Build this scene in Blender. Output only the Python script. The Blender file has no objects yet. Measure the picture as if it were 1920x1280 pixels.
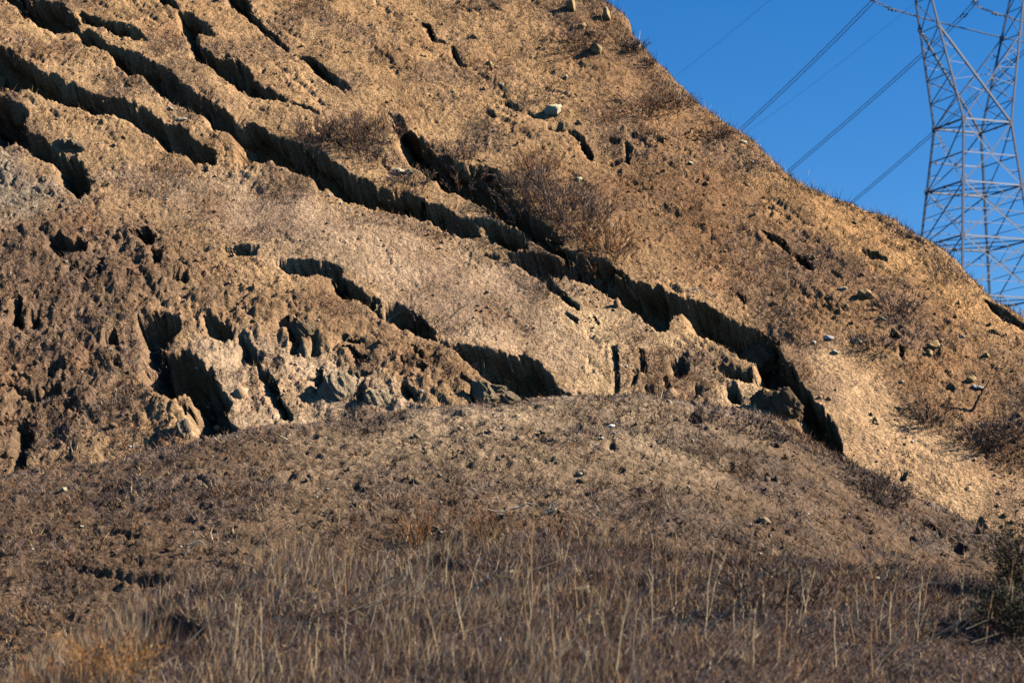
import bpy, math, random
import numpy as np
from mathutils import Vector, Matrix

random.seed(7)
RNG = np.random.default_rng(11)
SC = bpy.context.scene
COL = SC.collection
R = math.radians

# ------------------------------------------------------------------ camera, sky, sun, exposure
CAM_Z, PITCH, LENS = 2.0, R(7.0), 85.0
F = LENS / 36.0 * 1920.0
cam_d = bpy.data.cameras.new("camera")
cam_d.lens = LENS; cam_d.sensor_width = 36.0
cam_d.clip_start = 0.5; cam_d.clip_end = 6000.0
cam_d.dof.use_dof = True; cam_d.dof.focus_distance = 80.0; cam_d.dof.aperture_fstop = 0.95
cam = bpy.data.objects.new("camera", cam_d); COL.objects.link(cam)
cam.location = (0, 0, CAM_Z); cam.rotation_euler = (R(90) + PITCH, 0, 0)
SC.camera = cam

SUN_EL, SUN_AZ = R(36.0), R(88.0)            # azimuth clockwise from +Y: the sun stands to the right
world = bpy.data.worlds.new("World"); SC.world = world; world.use_nodes = True
wn = world.node_tree
sky = wn.nodes.new("ShaderNodeTexSky"); sky.sky_type = 'NISHITA'; sky.sun_disc = False
sky.sun_elevation = SUN_EL; sky.sun_rotation = SUN_AZ
sky.altitude = 1500; sky.air_density = 1.0; sky.dust_density = 0.0; sky.ozone_density = 5.0
hs = wn.nodes.new("ShaderNodeHueSaturation"); hs.inputs['Saturation'].default_value = 1.3; hs.inputs['Hue'].default_value = 0.505
bg = wn.nodes["Background"]; bg.inputs['Strength'].default_value = 0.05
wn.links.new(sky.outputs[0], hs.inputs['Color']); wn.links.new(hs.outputs[0], bg.inputs['Color'])
sun_d = bpy.data.lights.new("sun", 'SUN'); sun_d.energy = 5.0; sun_d.angle = R(0.5); sun_d.color = (1.0, 0.92, 0.79)
sun = bpy.data.objects.new("sun", sun_d); COL.objects.link(sun)
sdir = Vector((math.sin(SUN_AZ) * math.cos(SUN_EL), math.cos(SUN_AZ) * math.cos(SUN_EL), math.sin(SUN_EL)))
sun.rotation_euler = sdir.to_track_quat('Z', 'Y').to_euler()
SC.view_settings.view_transform = 'Standard'; SC.view_settings.look = 'None'
SC.view_settings.gamma = 1.0; SC.view_settings.use_curve_mapping = False
SC.view_settings.exposure = 1.42
SC.cycles.diffuse_bounces = 1; SC.cycles.sample_clamp_indirect = 0.0025; SC.cycles.max_bounces = 4

# ------------------------------------------------------------------ geometry helpers
CP, SP = math.cos(PITCH), math.sin(PITCH)
def ray(px, py):
    a = (px - 960.0) / F; b = (640.0 - py) / F
    return np.array([a, CP - b * SP, SP + b * CP])
def at(px, py, Y):
    """World point at depth Y along the line of sight of a photograph pixel."""
    d = ray(px, py); t = Y / d[1]
    return np.array([d[0] * t, Y, CAM_Z + d[2] * t])

HS, HGX = 0.82, 0.10                         # hillside: rise per metre away, fall per metre to the right
HA = 9.35 - HS * 75.0
def hill_plane(x, y): return HA + HS * y - HGX * x
def on_hill(px, py):
    d = ray(px, py)
    t = (HA - CAM_Z) / (d[2] - HS * d[1] + HGX * d[0])
    return np.array([d[0] * t, d[1] * t, CAM_Z + d[2] * t])
def plan(pts): return np.array([on_hill(*p)[:2] for p in pts])

_perm = np.random.default_rng(3).permutation(256); _perm = np.concatenate([_perm, _perm, _perm])
_ang = np.random.default_rng(4).random(256) * 2 * np.pi
_gx, _gy = np.cos(_ang), np.sin(_ang)
def noise(x, y):
    xi = np.floor(x).astype(np.int64); yi = np.floor(y).astype(np.int64)
    xf = x - xi; yf = y - yi; xi &= 255; yi &= 255
    u = xf * xf * xf * (xf * (xf * 6 - 15) + 10); v = yf * yf * yf * (yf * (yf * 6 - 15) + 10)
    def g(ix, iy, fx, fy):
        h = _perm[_perm[ix] + iy]
        return _gx[h] * fx + _gy[h] * fy
    x1 = (xi + 1) & 255; y1 = (yi + 1) & 255
    a = g(xi, yi, xf, yf); b = g(x1, yi, xf - 1, yf); c = g(xi, y1, xf, yf - 1); d = g(x1, y1, xf - 1, yf - 1)
    return 1.5 * ((a + u * (b - a)) * (1 - v) + (c + u * (d - c)) * v)
def fbm(x, y, n=4, gain=0.5):
    s = 0.0; a = 1.0
    for i in range(n):
        s = s + a * noise(x + 17.3 * i, y - 9.1 * i); x = x * 2.03; y = y * 2.03; a *= gain
    return s
def worley(x, y):
    """distance to the nearest of one jittered point per unit cell, and that cell's random value"""
    xi = np.floor(x).astype(np.int64); yi = np.floor(y).astype(np.int64)
    best = np.full(x.shape, 9.0); val = np.zeros(x.shape)
    for dx in (-1, 0, 1):
        for dy in (-1, 0, 1):
            cx = xi + dx; cy = yi + dy
            h = _perm[_perm[cx & 255] + (cy & 255)]; h2 = _perm[h + 57]
            d = (cx + h / 255.0 - x) ** 2 + (cy + h2 / 255.0 - y) ** 2
            m = d < best
            best = np.where(m, d, best); val = np.where(m, _perm[h2 + 101] / 255.0, val)
    return np.sqrt(best), val
def sstep(a, b, x):
    t = np.clip((x - a) / (b - a), 0, 1); return t * t * (3 - 2 * t)
def poly_sd(x, y, poly):
    """signed distance to a polygon in plan, positive inside"""
    n = len(poly); d2 = np.full(x.shape, 1e9); inside = np.zeros(x.shape, bool)
    for i in range(n):
        ax, ay = poly[i]; bx, by = poly[(i + 1) % n]
        ex, ey = bx - ax, by - ay; wx, wy = x - ax, y - ay
        t = np.clip((wx * ex + wy * ey) / (ex * ex + ey * ey + 1e-12), 0, 1)
        d2 = np.minimum(d2, (wx - ex * t) ** 2 + (wy - ey * t) ** 2)
        if ay != by:
            c = (ay > y) != (by > y)
            inside ^= c & (x < (bx - ax) * (y - ay) / (by - ay) + ax)
    d = np.sqrt(d2)
    return np.where(inside, d, -d)

def tri_mesh(name, V, T, col=None, smooth=False):
    me = bpy.data.meshes.new(name)
    V = np.ascontiguousarray(V, dtype=np.float32); T = np.ascontiguousarray(T, dtype=np.int32)
    k = T.shape[1]
    me.vertices.add(len(V)); me.vertices.foreach_set('co', V.ravel())
    me.loops.add(T.size); me.loops.foreach_set('vertex_index', T.ravel())
    me.polygons.add(len(T)); me.polygons.foreach_set('loop_start', np.arange(0, T.size, k, dtype=np.int32))
    me.polygons.foreach_set('loop_total', np.full(len(T), k, dtype=np.int32))
    me.update(calc_edges=True)
    if smooth: me.polygons.foreach_set('use_smooth', np.ones(len(T), bool))
    if col is not None:
        ca = me.color_attributes.new('tint', 'FLOAT_COLOR', 'POINT')
        c4 = np.ones((len(V), 4), np.float32); c4[:, :3] = col
        ca.data.foreach_set('color', c4.ravel())
    return me
def link(name, me, mat=None, parent=None, label=None, cat=None, group=None, kind=None):
    o = bpy.data.objects.new(name, me); COL.objects.link(o)
    if mat is not None and me is not None and not me.materials: me.materials.append(mat)
    if parent is not None: o.parent = parent
    for k, v in (('label', label), ('category', cat), ('group', group), ('kind', kind)):
        if v: o[k] = v
    return o
def empty(name, loc, label, cat, group=None):
    o = link(name, None, None, None, label, cat, group); o.location = loc; o.empty_display_size = 0.3
    return o

# ------------------------------------------------------------------ materials
def new_mat(name, rough=0.95, spec=0.15):
    m = bpy.data.materials.new(name); m.use_nodes = True
    b = m.node_tree.nodes["Principled BSDF"]
    b.inputs['Roughness'].default_value = rough
    b.inputs['Specular IOR Level'].default_value = spec
    return m, m.node_tree, b
def tinted(name, var=0.25, scale=40.0, bump=0.0, bscale=60.0, rough=0.95, color=None, spec=0.1):
    """tint attribute (or one colour) broken up by noise in the object's own space"""
    m, nt, b = new_mat(name, rough, spec)
    tc = nt.nodes.new("ShaderNodeTexCoord")
    nz = nt.nodes.new("ShaderNodeTexNoise"); nz.inputs['Scale'].default_value = scale; nz.inputs['Detail'].default_value = 6
    nt.links.new(tc.outputs['Object'], nz.inputs['Vector'])
    mr = nt.nodes.new("ShaderNodeMapRange"); mr.inputs[1].default_value = 0.3; mr.inputs[2].default_value = 0.7
    mr.inputs[3].default_value = 1 - var; mr.inputs[4].default_value = 1 + var
    nt.links.new(nz.outputs['Fac'], mr.inputs[0])
    mx = nt.nodes.new("ShaderNodeMix"); mx.data_type = 'RGBA'; mx.blend_type = 'MULTIPLY'; mx.inputs[0].default_value = 1.0
    if color is None:
        at_ = nt.nodes.new("ShaderNodeAttribute"); at_.attribute_name = 'tint'
        nt.links.new(at_.outputs['Color'], mx.inputs[6])
    else:
        mx.inputs[6].default_value = (*color, 1)
    nt.links.new(mr.outputs[0], mx.inputs[7]); nt.links.new(mx.outputs[2], b.inputs['Base Color'])
    if bump:
        n2 = nt.nodes.new("ShaderNodeTexNoise"); n2.inputs['Scale'].default_value = bscale; n2.inputs['Detail'].default_value = 8
        n2.inputs['Roughness'].default_value = 0.65
        nt.links.new(tc.outputs['Object'], n2.inputs['Vector'])
        bp = nt.nodes.new("ShaderNodeBump"); bp.inputs['Strength'].default_value = bump; bp.inputs['Distance'].default_value = 0.05
        nt.links.new(n2.outputs['Fac'], bp.inputs['Height']); nt.links.new(bp.outputs[0], b.inputs['Normal'])
    return m
M_SOIL = tinted('dry_soil', 0.38, 11.0, 1.0, 14.0)
def crumb_bump(m, scale, strength, dist):
    nt = m.node_tree; b = nt.nodes["Principled BSDF"]; prev = b.inputs['Normal'].links[0].from_node
    tc = nt.nodes.new("ShaderNodeTexCoord"); vo = nt.nodes.new("ShaderNodeTexVoronoi"); vo.inputs['Scale'].default_value = scale
    nt.links.new(tc.outputs['Object'], vo.inputs['Vector'])
    iv = nt.nodes.new("ShaderNodeMath"); iv.operation = 'SUBTRACT'; iv.inputs[0].default_value = 1.0; nt.links.new(vo.outputs['Distance'], iv.inputs[1])
    bp = nt.nodes.new("ShaderNodeBump"); bp.inputs['Strength'].default_value = strength; bp.inputs['Distance'].default_value = dist
    nt.links.new(iv.outputs[0], bp.inputs['Height']); nt.links.new(prev.outputs[0], bp.inputs['Normal']); nt.links.new(bp.outputs[0], b.inputs['Normal'])
crumb_bump(M_SOIL, 11.0, 0.6, 0.045); crumb_bump(M_SOIL, 24.0, 0.5, 0.022)
M_CLOD = tinted('soil_clod', 0.25, 8.0, 0.6, 25.0)
M_STONE = tinted('pale_stone', 0.25, 5.0, 0.6, 12.0)
M_GRASS = tinted('dry_grass', 0.15, 3.0)
M_TWIG = tinted('dry_twig', 0.2, 6.0)
M_STEEL = tinted('galvanised_steel', 0.18, 1.5, 0, 1, 0.5, (0.065, 0.085, 0.135), 0.4)
M_WIRE = tinted('weathered_wire', 0.1, 1.0, 0, 1, 0.6, (0.06, 0.065, 0.075), 0.3)
M_GLASS = tinted('insulator_ceramic', 0.1, 2.0, 0, 1, 0.3, (0.22, 0.14, 0.10), 0.5)

# ------------------------------------------------------------------ the hillside: outlines of its cracks and soils
def band(rows):
    return [(x, t) for x, t, b in rows] + [(x, b) for x, t, b in reversed(rows)]
CRACKS = [   # (outline, depth factor)
 (band([(-40,-70,-40),(15,-30,0),(45,-15,22),(75,-10,40),(90,-2,42),(104,0,46),(120,8,47),(140,30,50),(150,46,68),(165,42,85),(180,60,95),(200,84,106),(215,90,125),
   (235,105,145),(262,118,158),(285,135,177),(310,146,186),(336,160,200),(380,190,224),(400,200,242),(425,215,254),(440,226,262),(446,229,300),(470,232,309),(505,250,314),
   (538,266,330),(575,288,345),(605,302,357),(640,318,366),(694,339,381),(735,352,392),(774,365,404),(805,384,420),(831,399,432),(875,415,445),(900,420,448)]), 1.0),
 (band([(903,424,444),(920,425,456),(950,432,464),(975,441,468),(985,449,467)]), 1.0),
 (band([(985,440,449),(1016,454,465),(1077,477,490),(1127,496,507),(1174,519,525)]), 1.0),
 (band([(905,472,479),(940,477,488),(968,480,494),(980,472,503),(1000,474,522),(1015,474,529),(1040,480,522),(1077,490,531),(1110,502,538),(1140,513,563),(1180,530,582),
   (1210,543,612),(1228,548,626),(1242,556,626),(1260,560,604),(1278,566,598),(1293,573,624),(1330,582,637),(1364,591,648),(1385,598,674),(1414,608,682),(1430,616,700),(1460,637,745)]), 1.0),
 ([(1459,637),(1462,672),(1488,695),(1495,715),(1515,742),(1549,783),(1588,862),(1568,862),(1540,843),(1498,803),(1492,770),(1455,745),(1411,722),(1413,680)], 1.1),
 (band([(1345,686,699),(1370,688,713),(1409,690,724)]), 1.0),
 ([(1362,726),(1378,728),(1381,758),(1364,757)], 1.0),
 (band([(-40,65,158),(0,84,164),(20,90,164),(40,105,167),(60,125,169),(80,135,179),(100,140,189),(120,155,195),(145,165,206),(170,178,216),(200,192,223),(235,205,231),(260,215,241),
   (285,228,253),(300,235,268),(330,243,281),(365,262,292),(385,275,299),(399,292,299)]), 1.0),
 (band([(-40,170,262),(0,180,264),(15,188,264),(28,196,258),(42,214,250)]), 1.0),
 (band([(32,236,259),(60,246,282),(90,258,290),(100,264,294),(114,272,332),(130,279,347),(146,290,364),(156,300,363),(167,312,342)]), 1.0),
 (band([(300,-14,5),(315,-4,15),(330,8,21),(338,28,56),(352,28,66),(372,36,61),(394,56,69)]), 1.0),
 ([(348,62),(366,66),(372,92),(360,112),(354,88)], 1.0),
 (band([(361,86,114),(385,100,131),(400,110,141),(420,108,152),(445,121,162),(470,146,172),(495,164,179),(520,175,187),(545,190,197),(592,207,213)]), 1.0),
 (band([(150,16,26),(180,30,46),(210,40,57),(235,50,67),(255,58,73),(272,69,73)]), 0.9),
 (band([(424,-20,2),(440,-8,25),(462,4,42),(476,38,54),(500,58,66),(537,81,87)]), 1.0),
 (band([(558,96,100),(580,103,121),(600,120,141),(620,137,154),(640,150,164),(656,161,166)]), 1.0),
 ([(724,202),(745,211),(770,236),(800,255),(821,280),(855,296),(875,308),(922,313),(942,340),(962,385),(990,415),(1030,440),(1062,463),(1045,460),(1000,442),(942,426),(902,390),
   (848,358),(808,320),(780,302),(742,273),(744,246),(735,220)], 1.1),
 ([(1021,518),(1030,519),(1038,544),(1060,560),(1086,578),(1084,585),(1062,572),(1030,550)], 1.0),
 ([(1060,592),(1080,605),(1078,609)], 1.0), ([(1112,600),(1120,613),(1116,612)], 1.0),
 (band([(420,459,464),(455,461,476),(480,464,481)]), 1.0),
 (band([(523,488,501),(540,489,521),(570,495,523),(600,504,526),(625,507,531),(634,520,536)]), 1.0),
 (band([(619,534,556),(640,535,566),(665,542,571),(690,560,584),(715,580,602),(740,573,612),(775,590,621),(790,600,627),(810,625,635)]), 1.0),
 (band([(828,644,650),(860,651,676),(900,656,702),(930,660,732),(960,666,748),(985,668,760),(1010,680,760),(1030,705,760),(1045,728,760),(1067,741,760)]), 1.1),
 ([(862,722),(893,728),(899,768),(880,768)], 1.0),
 ([(259,621),(299,615),(336,628),(322,645),(309,672),(343,668),(363,692),(396,722),(410,742),(427,769),(413,786),(449,820),(403,832),(356,832),(353,766),(333,779),(302,769),(279,739),
   (255,729),(259,695),(275,689),(269,662)], 1.2),
 ([(383,618),(400,620),(437,643),(420,658),(400,651),(388,634)], 0.6),
 ([(447,643),(470,655),(494,680),(484,694),(444,684)], 0.6),
 ([(485,698),(505,707),(516,740),(547,784),(520,778),(500,751),(489,722)], 0.6),
 ([(516,616),(550,625),(563,650),(567,670),(549,670),(544,642)], 0.6),
 ([(587,638),(598,650),(596,668),(586,666)], 0.6), ([(574,712),(600,693),(606,748),(590,724)], 0.6),
 ([(90,447),(108,444),(120,459),(151,461),(151,489),(90,491)], 1.0), ([(245,452),(270,450),(291,462),(286,481),(262,479)], 1.0),
 ([(282,488),(300,490),(298,524),(284,521)], 1.0), ([(22,580),(37,577),(38,627),(21,624)], 1.0), ([(180,507),(191,508),(189,537),(181,536)], 1.0),
 ([(321,538),(349,536),(349,553),(325,552)], 0.8), ([(14,720),(60,729),(105,724),(109,744),(60,748),(30,741)], 1.0),
 ([(30,800),(50,797),(63,830),(49,842),(49,890),(20,892),(27,832)], 1.1), ([(192,652),(215,640),(220,668),(198,672)], 0.9), ([(204,690),(222,684),(226,712),(210,710)], 0.9),
 ([(118,766),(138,770),(134,784),(116,780)], 0.8), ([(56,602),(70,600),(76,622),(60,624)], 0.8), ([(120,512),(140,506),(142,528),(122,530)], 0.8), ([(88,690),(112,682),(116,700),(92,704)], 0.8),
 ([(660,706),(680,704),(693,716),(670,722)], 0.9), ([(752,732),(764,742),(782,764),(760,764)], 0.9), ([(750,680),(766,684),(768,694),(752,690)], 0.9), ([(780,702),(798,702),(802,716),(784,714)], 0.9),
 ([(640,636),(660,642),(688,648),(660,656),(642,648)], 0.9), ([(640,660),(664,664),(690,680),(664,680)], 0.8), ([(770,650),(782,662),(796,682),(780,676)], 0.8), ([(672,736),(680,732),(682,752),(672,756)], 0.8),
 ([(1146,658),(1152,658),(1158,700),(1156,728),(1150,726)], 1.0), ([(1196,662),(1206,664),(1210,694),(1200,690)], 1.0), ([(1186,692),(1194,690),(1192,714),(1184,712)], 0.9),
 ([(1210,720),(1222,726),(1222,750),(1212,748)], 1.0), ([(1251,671),(1286,666),(1288,706),(1271,722),(1262,700)], 1.0), ([(1240,706),(1248,708),(1256,738),(1246,734)], 0.9), ([(1306,728),(1312,730),(1314,752),(1308,750)], 0.9),
 ([(790,48),(806,52),(818,74),(832,80),(812,80),(798,64)], 0.8), ([(844,88),(852,90),(860,108),(874,120),(864,124),(848,106)], 0.9), ([(936,184),(952,182),(974,206),(964,206)], 0.9),
 ([(911,199),(922,202),(930,220),(922,221)], 0.9), ([(990,216),(1010,220),(1016,228),(1000,226)], 0.8), ([(1024,240),(1048,238),(1052,248),(1032,246)], 0.8),
 ([(1066,249),(1080,254),(1092,262),(1110,292),(1106,298),(1090,284),(1082,266)], 0.9), ([(1172,274),(1177,276),(1182,290),(1178,306),(1172,302)], 0.9), ([(1142,264),(1160,268),(1158,276),(1146,274)], 0.9),
 ([(1110,298),(1140,302),(1170,300),(1150,308)], 0.7), ([(1226,268),(1240,270),(1240,278),(1230,276)], 0.8), ([(1426,428),(1440,436),(1470,456),(1482,468),(1476,468),(1440,442)], 0.9),
 ([(1486,470),(1505,482),(1526,500),(1518,502),(1496,484)], 0.9), ([(1556,506),(1566,512),(1580,526),(1570,522)], 0.9), ([(1618,472),(1640,478),(1660,490),(1634,486)], 0.9), ([(1560,488),(1586,500),(1580,502)], 0.8),
 ([(1846,556),(1870,568),(1896,590),(1924,604),(1924,612),(1890,598),(1864,578)], 0.9), ([(1660,632),(1672,624),(1686,634),(1678,640)], 0.8), ([(1686,654),(1692,656),(1690,674),(1686,672)], 0.9),
 ([(1766,716),(1780,714),(1790,726),(1774,726)], 0.7), ([(1690,884),(1697,880),(1694,902),(1688,900)], 0.8), ([(1828,976),(1838,974),(1846,990),(1840,1006),(1830,996)], 1.0),
 ([(1380,548),(1396,556),(1394,562),(1382,556)], 0.8), ([(740,262),(752,262),(756,272),(744,276)], 0.8),
]
TINTS = [    # soils of the hillside: (outline, colour, softness in metres, roughness factor)
 ([(-80,-80),(1150,-80),(1290,180),(1000,330),(700,200),(400,90),(-80,40)], (0.315,0.203,0.100), 3.0, 0.9),
 ([(1000,-40),(1160,-40),(1500,330),(1950,600),(1950,960),(1700,760),(1480,600),(1180,500),(1000,340),(1150,250)], (0.200,0.120,0.060), 3.0, 1.0),
 ([(1290,180),(1330,200),(1700,425),(1950,610),(1950,660),(1600,470),(1330,260)], (0.34,0.205,0.09), 1.2, 0.7),
 ([(150,300),(420,330),(900,470),(980,490),(1140,580),(1230,620),(1250,700),(1060,740),(980,660),(830,640),(640,530),(500,470),(300,360)], (0.30,0.218,0.138), 1.2, 0.5),
 ([(1000,530),(1140,590),(1260,640),(1440,720),(1480,830),(1280,780),(1060,770),(1100,660)], (0.36,0.258,0.145), 0.8, 0.65),
 ([(1452,628),(1590,664),(1655,722),(1725,782),(1815,846),(1985,940),(1985,1120),(1780,1020),(1580,890),(1520,740)], (0.345,0.235,0.130), 0.5, 0.4),
 ([(360,640),(480,630),(600,660),(690,690),(800,760),(800,800),(360,850)], (0.335,0.250,0.160), 0.6, 0.8),
 ([(-80,330),(150,360),(330,420),(400,560),(300,640),(250,760),(200,900),(-80,940)], (0.140,0.094,0.058), 2.0, 1.5),
 ([(250,600),(640,560),(830,640),(980,750),(800,770),(620,660),(420,620)], (0.20,0.13,0.07), 0.8, 1.3),
 ([(-80,250),(0,255),(60,290),(130,380),(60,400),(-80,400)], (0.20,0.165,0.12), 0.8, 1.2),
]
SKYLINE = [(1000,-170),(1060,-70),(1100,-25),(1133,0),(1147,14),(1144,34),(1162,58),(1200,95),(1240,130),(1280,170),(1330,205),(1390,250),(1440,295),(1490,330),(1550,358),(1610,380),(1680,410),(1720,438),
           (1780,480),(1830,532),(1870,556),(1920,584),(2000,640),(2200,770)]
rp = plan(SKYLINE); o_ = np.argsort(rp[:, 1]); RIDGE_Y, RIDGE_X = rp[o_, 1], rp[o_, 0]

class Grid:
    """a height field over a fan of ground that widens with distance"""
    def __init__(s, ya, yb, ny, nx, margin):
        s.ya, s.yb, s.ny, s.nx, s.m = ya, yb, ny, nx, margin
        s.y1 = np.linspace(ya, yb, ny)
        u = np.linspace(-1, 1, nx)
        s.Y = np.repeat(s.y1[:, None], nx, 1); s.X = s.hw(s.Y) * u[None, :]
    def hw(s, y): return 0.2118 * y + s.m
    def sample(s, A, x, y):
        r = np.clip((y - s.ya) / (s.yb - s.ya) * (s.ny - 1), 0, s.ny - 1.001)
        c = np.clip((x / s.hw(y) + 1) / 2 * (s.nx - 1), 0, s.nx - 1.001)
        r0 = r.astype(int); c0 = c.astype(int); fr = r - r0; fc = c - c0
        if A.ndim == 3: fr = fr[..., None]; fc = fc[..., None]
        return (A[r0, c0] * (1 - fc) + A[r0, c0 + 1] * fc) * (1 - fr) + (A[r0 + 1, c0] * (1 - fc) + A[r0 + 1, c0 + 1] * fc) * fr
    def mesh(s, name, Z, col, under=None):
        V = np.stack([s.X, s.Y, Z], -1)
        if under is not None: V[..., 0] += 0.45 * under; V[..., 1] += 0.75 * under   # cracks undercut the uphill side
        V = V.reshape(-1, 3)
        i = (np.arange(s.ny - 1)[:, None] * s.nx + np.arange(s.nx - 1)[None, :]).ravel()
        return tri_mesh(name, V, np.stack([i, i + 1, i + s.nx + 1, i + s.nx], 1), col.reshape(-1, 3))

HG = Grid(64.0, 118.0, 860, 860, 3.0)
def build_hill():
    g = HG; X, Y = g.X, g.Y
    Z = hill_plane(X, Y)
    n1 = fbm(X * 0.14, Y * 0.16, 3)
    nm = fbm(X * 0.9, Y * 1.0 + 40, 3); nf = fbm(X * 4.2 + 3, Y * 4.0, 3); nh = noise(X * 12.1, Y * 9.0); nk = noise(X * 19.0 + 4, Y * 15.0)
    base = np.empty(X.shape + (3,)); base[:] = (0.30, 0.20, 0.105)
    rough = np.full(X.shape, 1.0)
    for poly, c, soft, rf in TINTS:
        p = plan(poly); m = soft * 2
        bb = (X > p[:, 0].min() - m) & (X < p[:, 0].max() + m) & (Y > p[:, 1].min() - m) & (Y < p[:, 1].max() + m)
        sd = poly_sd(X[bb], Y[bb], p) + soft * 0.6 * nm[bb] + 0.25 * soft * nf[bb]
        w = sstep(-soft, soft, sd)
        base[bb] += (np.array(c) - base[bb]) * w[:, None]
        rough[bb] += (rf - rough[bb]) * w
    # hummocks and clods
    wd, wv = worley(X * 2.1 + 0.4 * nm, Y * 1.9)
    wd2, wv2 = worley(X * 5.3 + 7, Y * 5.0 + 0.3 * nf)
    hum = fbm(X * 0.45 + 5, Y * 0.5, 4)
    wcd, wc = worley(X * 4.4 + 0.5 * nf, Y * 4.4); wcd2, wc2 = worley(X * 8.6 + 0.3 * nh + 31, Y * 8.0)
    Z = Z + 0.35 * n1 + rough * (0.085 * hum + 0.02 * np.abs(nm) + 0.012 * wv * sstep(0.75, 0.25, wd) + 0.022 * wv2 * sstep(0.7, 0.2, wd2) + 0.022 * nf + 0.018 * nh + 0.012 * nk) + (0.55 + 0.45 * rough) * (0.060 * wc * sstep(0.62, 0.15, wcd) + 0.040 * wc2 * sstep(0.6, 0.2, wcd2)) * (0.55 + 0.8 * sstep(-0.3, 0.5, hum))
    # small terraces that follow the slip direction
    a = 0.69 * X - 0.72 * Y; b = 0.72 * X + 0.69 * Y
    t = fbm(a * 0.30 + 0.3 * nm, b * 1.15, 3); t2 = fbm(a * 0.9 + 30, b * 2.9 + 0.4 * nm, 2)
    veg = fbm(X * 0.28 + 60, Y * 0.33, 4)
    Z = Z - 0.11 * sstep(0.50, 0.62, t + 0.3 * nf) * np.clip(rough, 0.2, 1.4) - 0.05 * sstep(0.45, 0.7, t2 + 0.3 * nf) * np.clip(rough, 0.2, 1.8)
    # lumps of the broken toe
    toe = poly_sd(X, Y, plan([(-80,420),(330,420),(520,560),(820,640),(980,740),(1400,700),(1480,860),(300,930),(-80,960)]))
    tm = sstep(-0.5, 1.5, toe)
    wd3, wv3 = worley(X * 0.85 + 0.5 * nm, Y * 0.75 + 0.4 * nm)
    Z = Z + tm * (0.26 * wv3 * sstep(0.75, 0.2, wd3) + 0.10 * np.abs(hum) + 0.13 * np.abs(fbm(X * 1.6 + 8, Y * 1.5, 4)) )
    # cracks and scarps: each opening sinks into the slope with ragged, nearly upright walls
    U = np.zeros(X.shape); Q = np.zeros(X.shape)
    _, wj = worley(X * 1.5 + 0.3 * nm, Y * 1.5); _, wk = worley(X * 3.6, Y * 3.6)
    jig = 0.12 * nm + 0.05 * nf + 0.02 * nh + 0.22 * (wj - 0.5) + 0.14 * (wk - 0.5)
    for poly, df in CRACKS:
        p = plan(poly); m = 0.6
        ii = np.where((g.y1 > p[:, 1].min() - m) & (g.y1 < p[:, 1].max() + m))[0]
        if len(ii) == 0: continue
        sl = slice(ii[0], ii[-1] + 1)
        bb = np.zeros(X.shape, bool)
        bb[sl] = (X[sl] > p[:, 0].min() - m) & (X[sl] < p[:, 0].max() + m)
        if not bb.any(): continue
        sd = poly_sd(X[bb], Y[bb], p)
        big = max(float(sd.max()), 0.05)
        k = min(1.0, big / 0.55)
        sdn = sd + 0.03 + jig[bb] * (0.18 + 0.72 * k) * np.exp(-np.maximum(sd, 0) / 0.28)
        D = df * min(3.6, 0.30 + 4.6 * big)
        wall = min(0.85, max(0.16, 0.85 * big))
        q = np.clip((sdn + 0.02) / wall, 0, 1)
        dz = D * q
        Z[bb] -= dz; U[bb] = np.maximum(U[bb], dz); Q[bb] = np.maximum(Q[bb], 4 * q * (1 - q))
    # the far side falls away behind the skyline
    d = (X - np.interp(Y, RIDGE_Y, RIDGE_X)) * 0.95 + 0.12 * nm + 0.05 * nf
    dp = np.maximum(d + 0.5, 0)
    Z = Z - np.where(dp < 1.2, 0.45 * dp ** 2, 0.45 * 1.44 + 4.5 * (dp - 1.2))
    Z = np.maximum(Z, -1.0 + 0.0 * Z)
    # thatch of last year's growth: grey-brown and rusty drifts
    th = sstep(-0.1, 0.55, veg + 0.35 * nf) * np.clip(1.25 - 0.3 * rough, 0.2, 1)
    base += (np.array((0.155, 0.105, 0.072)) - base) * (0.55 * th)[..., None]
    ru = sstep(0.25, 0.7, fbm(X * 0.35 + 90, Y * 0.4 + 20, 3) + 0.2 * nf)
    base += (np.array((0.19, 0.098, 0.045)) - base) * (0.28 * ru)[..., None]
    base *= (1 + 0.20 * nf + 0.22 * (wv2 - 0.5) + 0.18 * nm + 0.16 * nk + 0.20 * nh + 0.22 * fbm(X * 0.4 + 11, Y * 0.5 + 3, 3))[..., None]
    crumb = 0.55 * fbm(a * 1.1, U * 1.7 + 3, 3) + 0.30 * (worley(a * 1.6 + 0.3 * nm, U * 1.5)[1] - 0.5) + 0.22 * noise(a * 5, U * 4.5) + 0.08 * nh
    return Z + 0.5 * Q * crumb, np.clip(base * np.array((0.95, 0.87, 0.83)), 0.02, 0.8), rough, veg, U * 1.0 + Q * crumb
HZ, HC, HR, HV, HU = build_hill()
link('hillside', HG.mesh('hillside', HZ, HC, HU * 1.05), M_SOIL, kind='structure')
def hill_at(px, py):
    """first point of the finished hillside on a line of sight"""
    d = ray(px, py); t = np.linspace(64.2, 117.5, 2400) / d[1]
    P = d[None, :] * t[:, None]; P[:, 2] += CAM_Z
    z = HG.sample(HZ, P[:, 0], P[:, 1])
    h = np.where(P[:, 2] < z)[0]
    return P[h[0]] if len(h) else on_hill(px, py)

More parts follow.
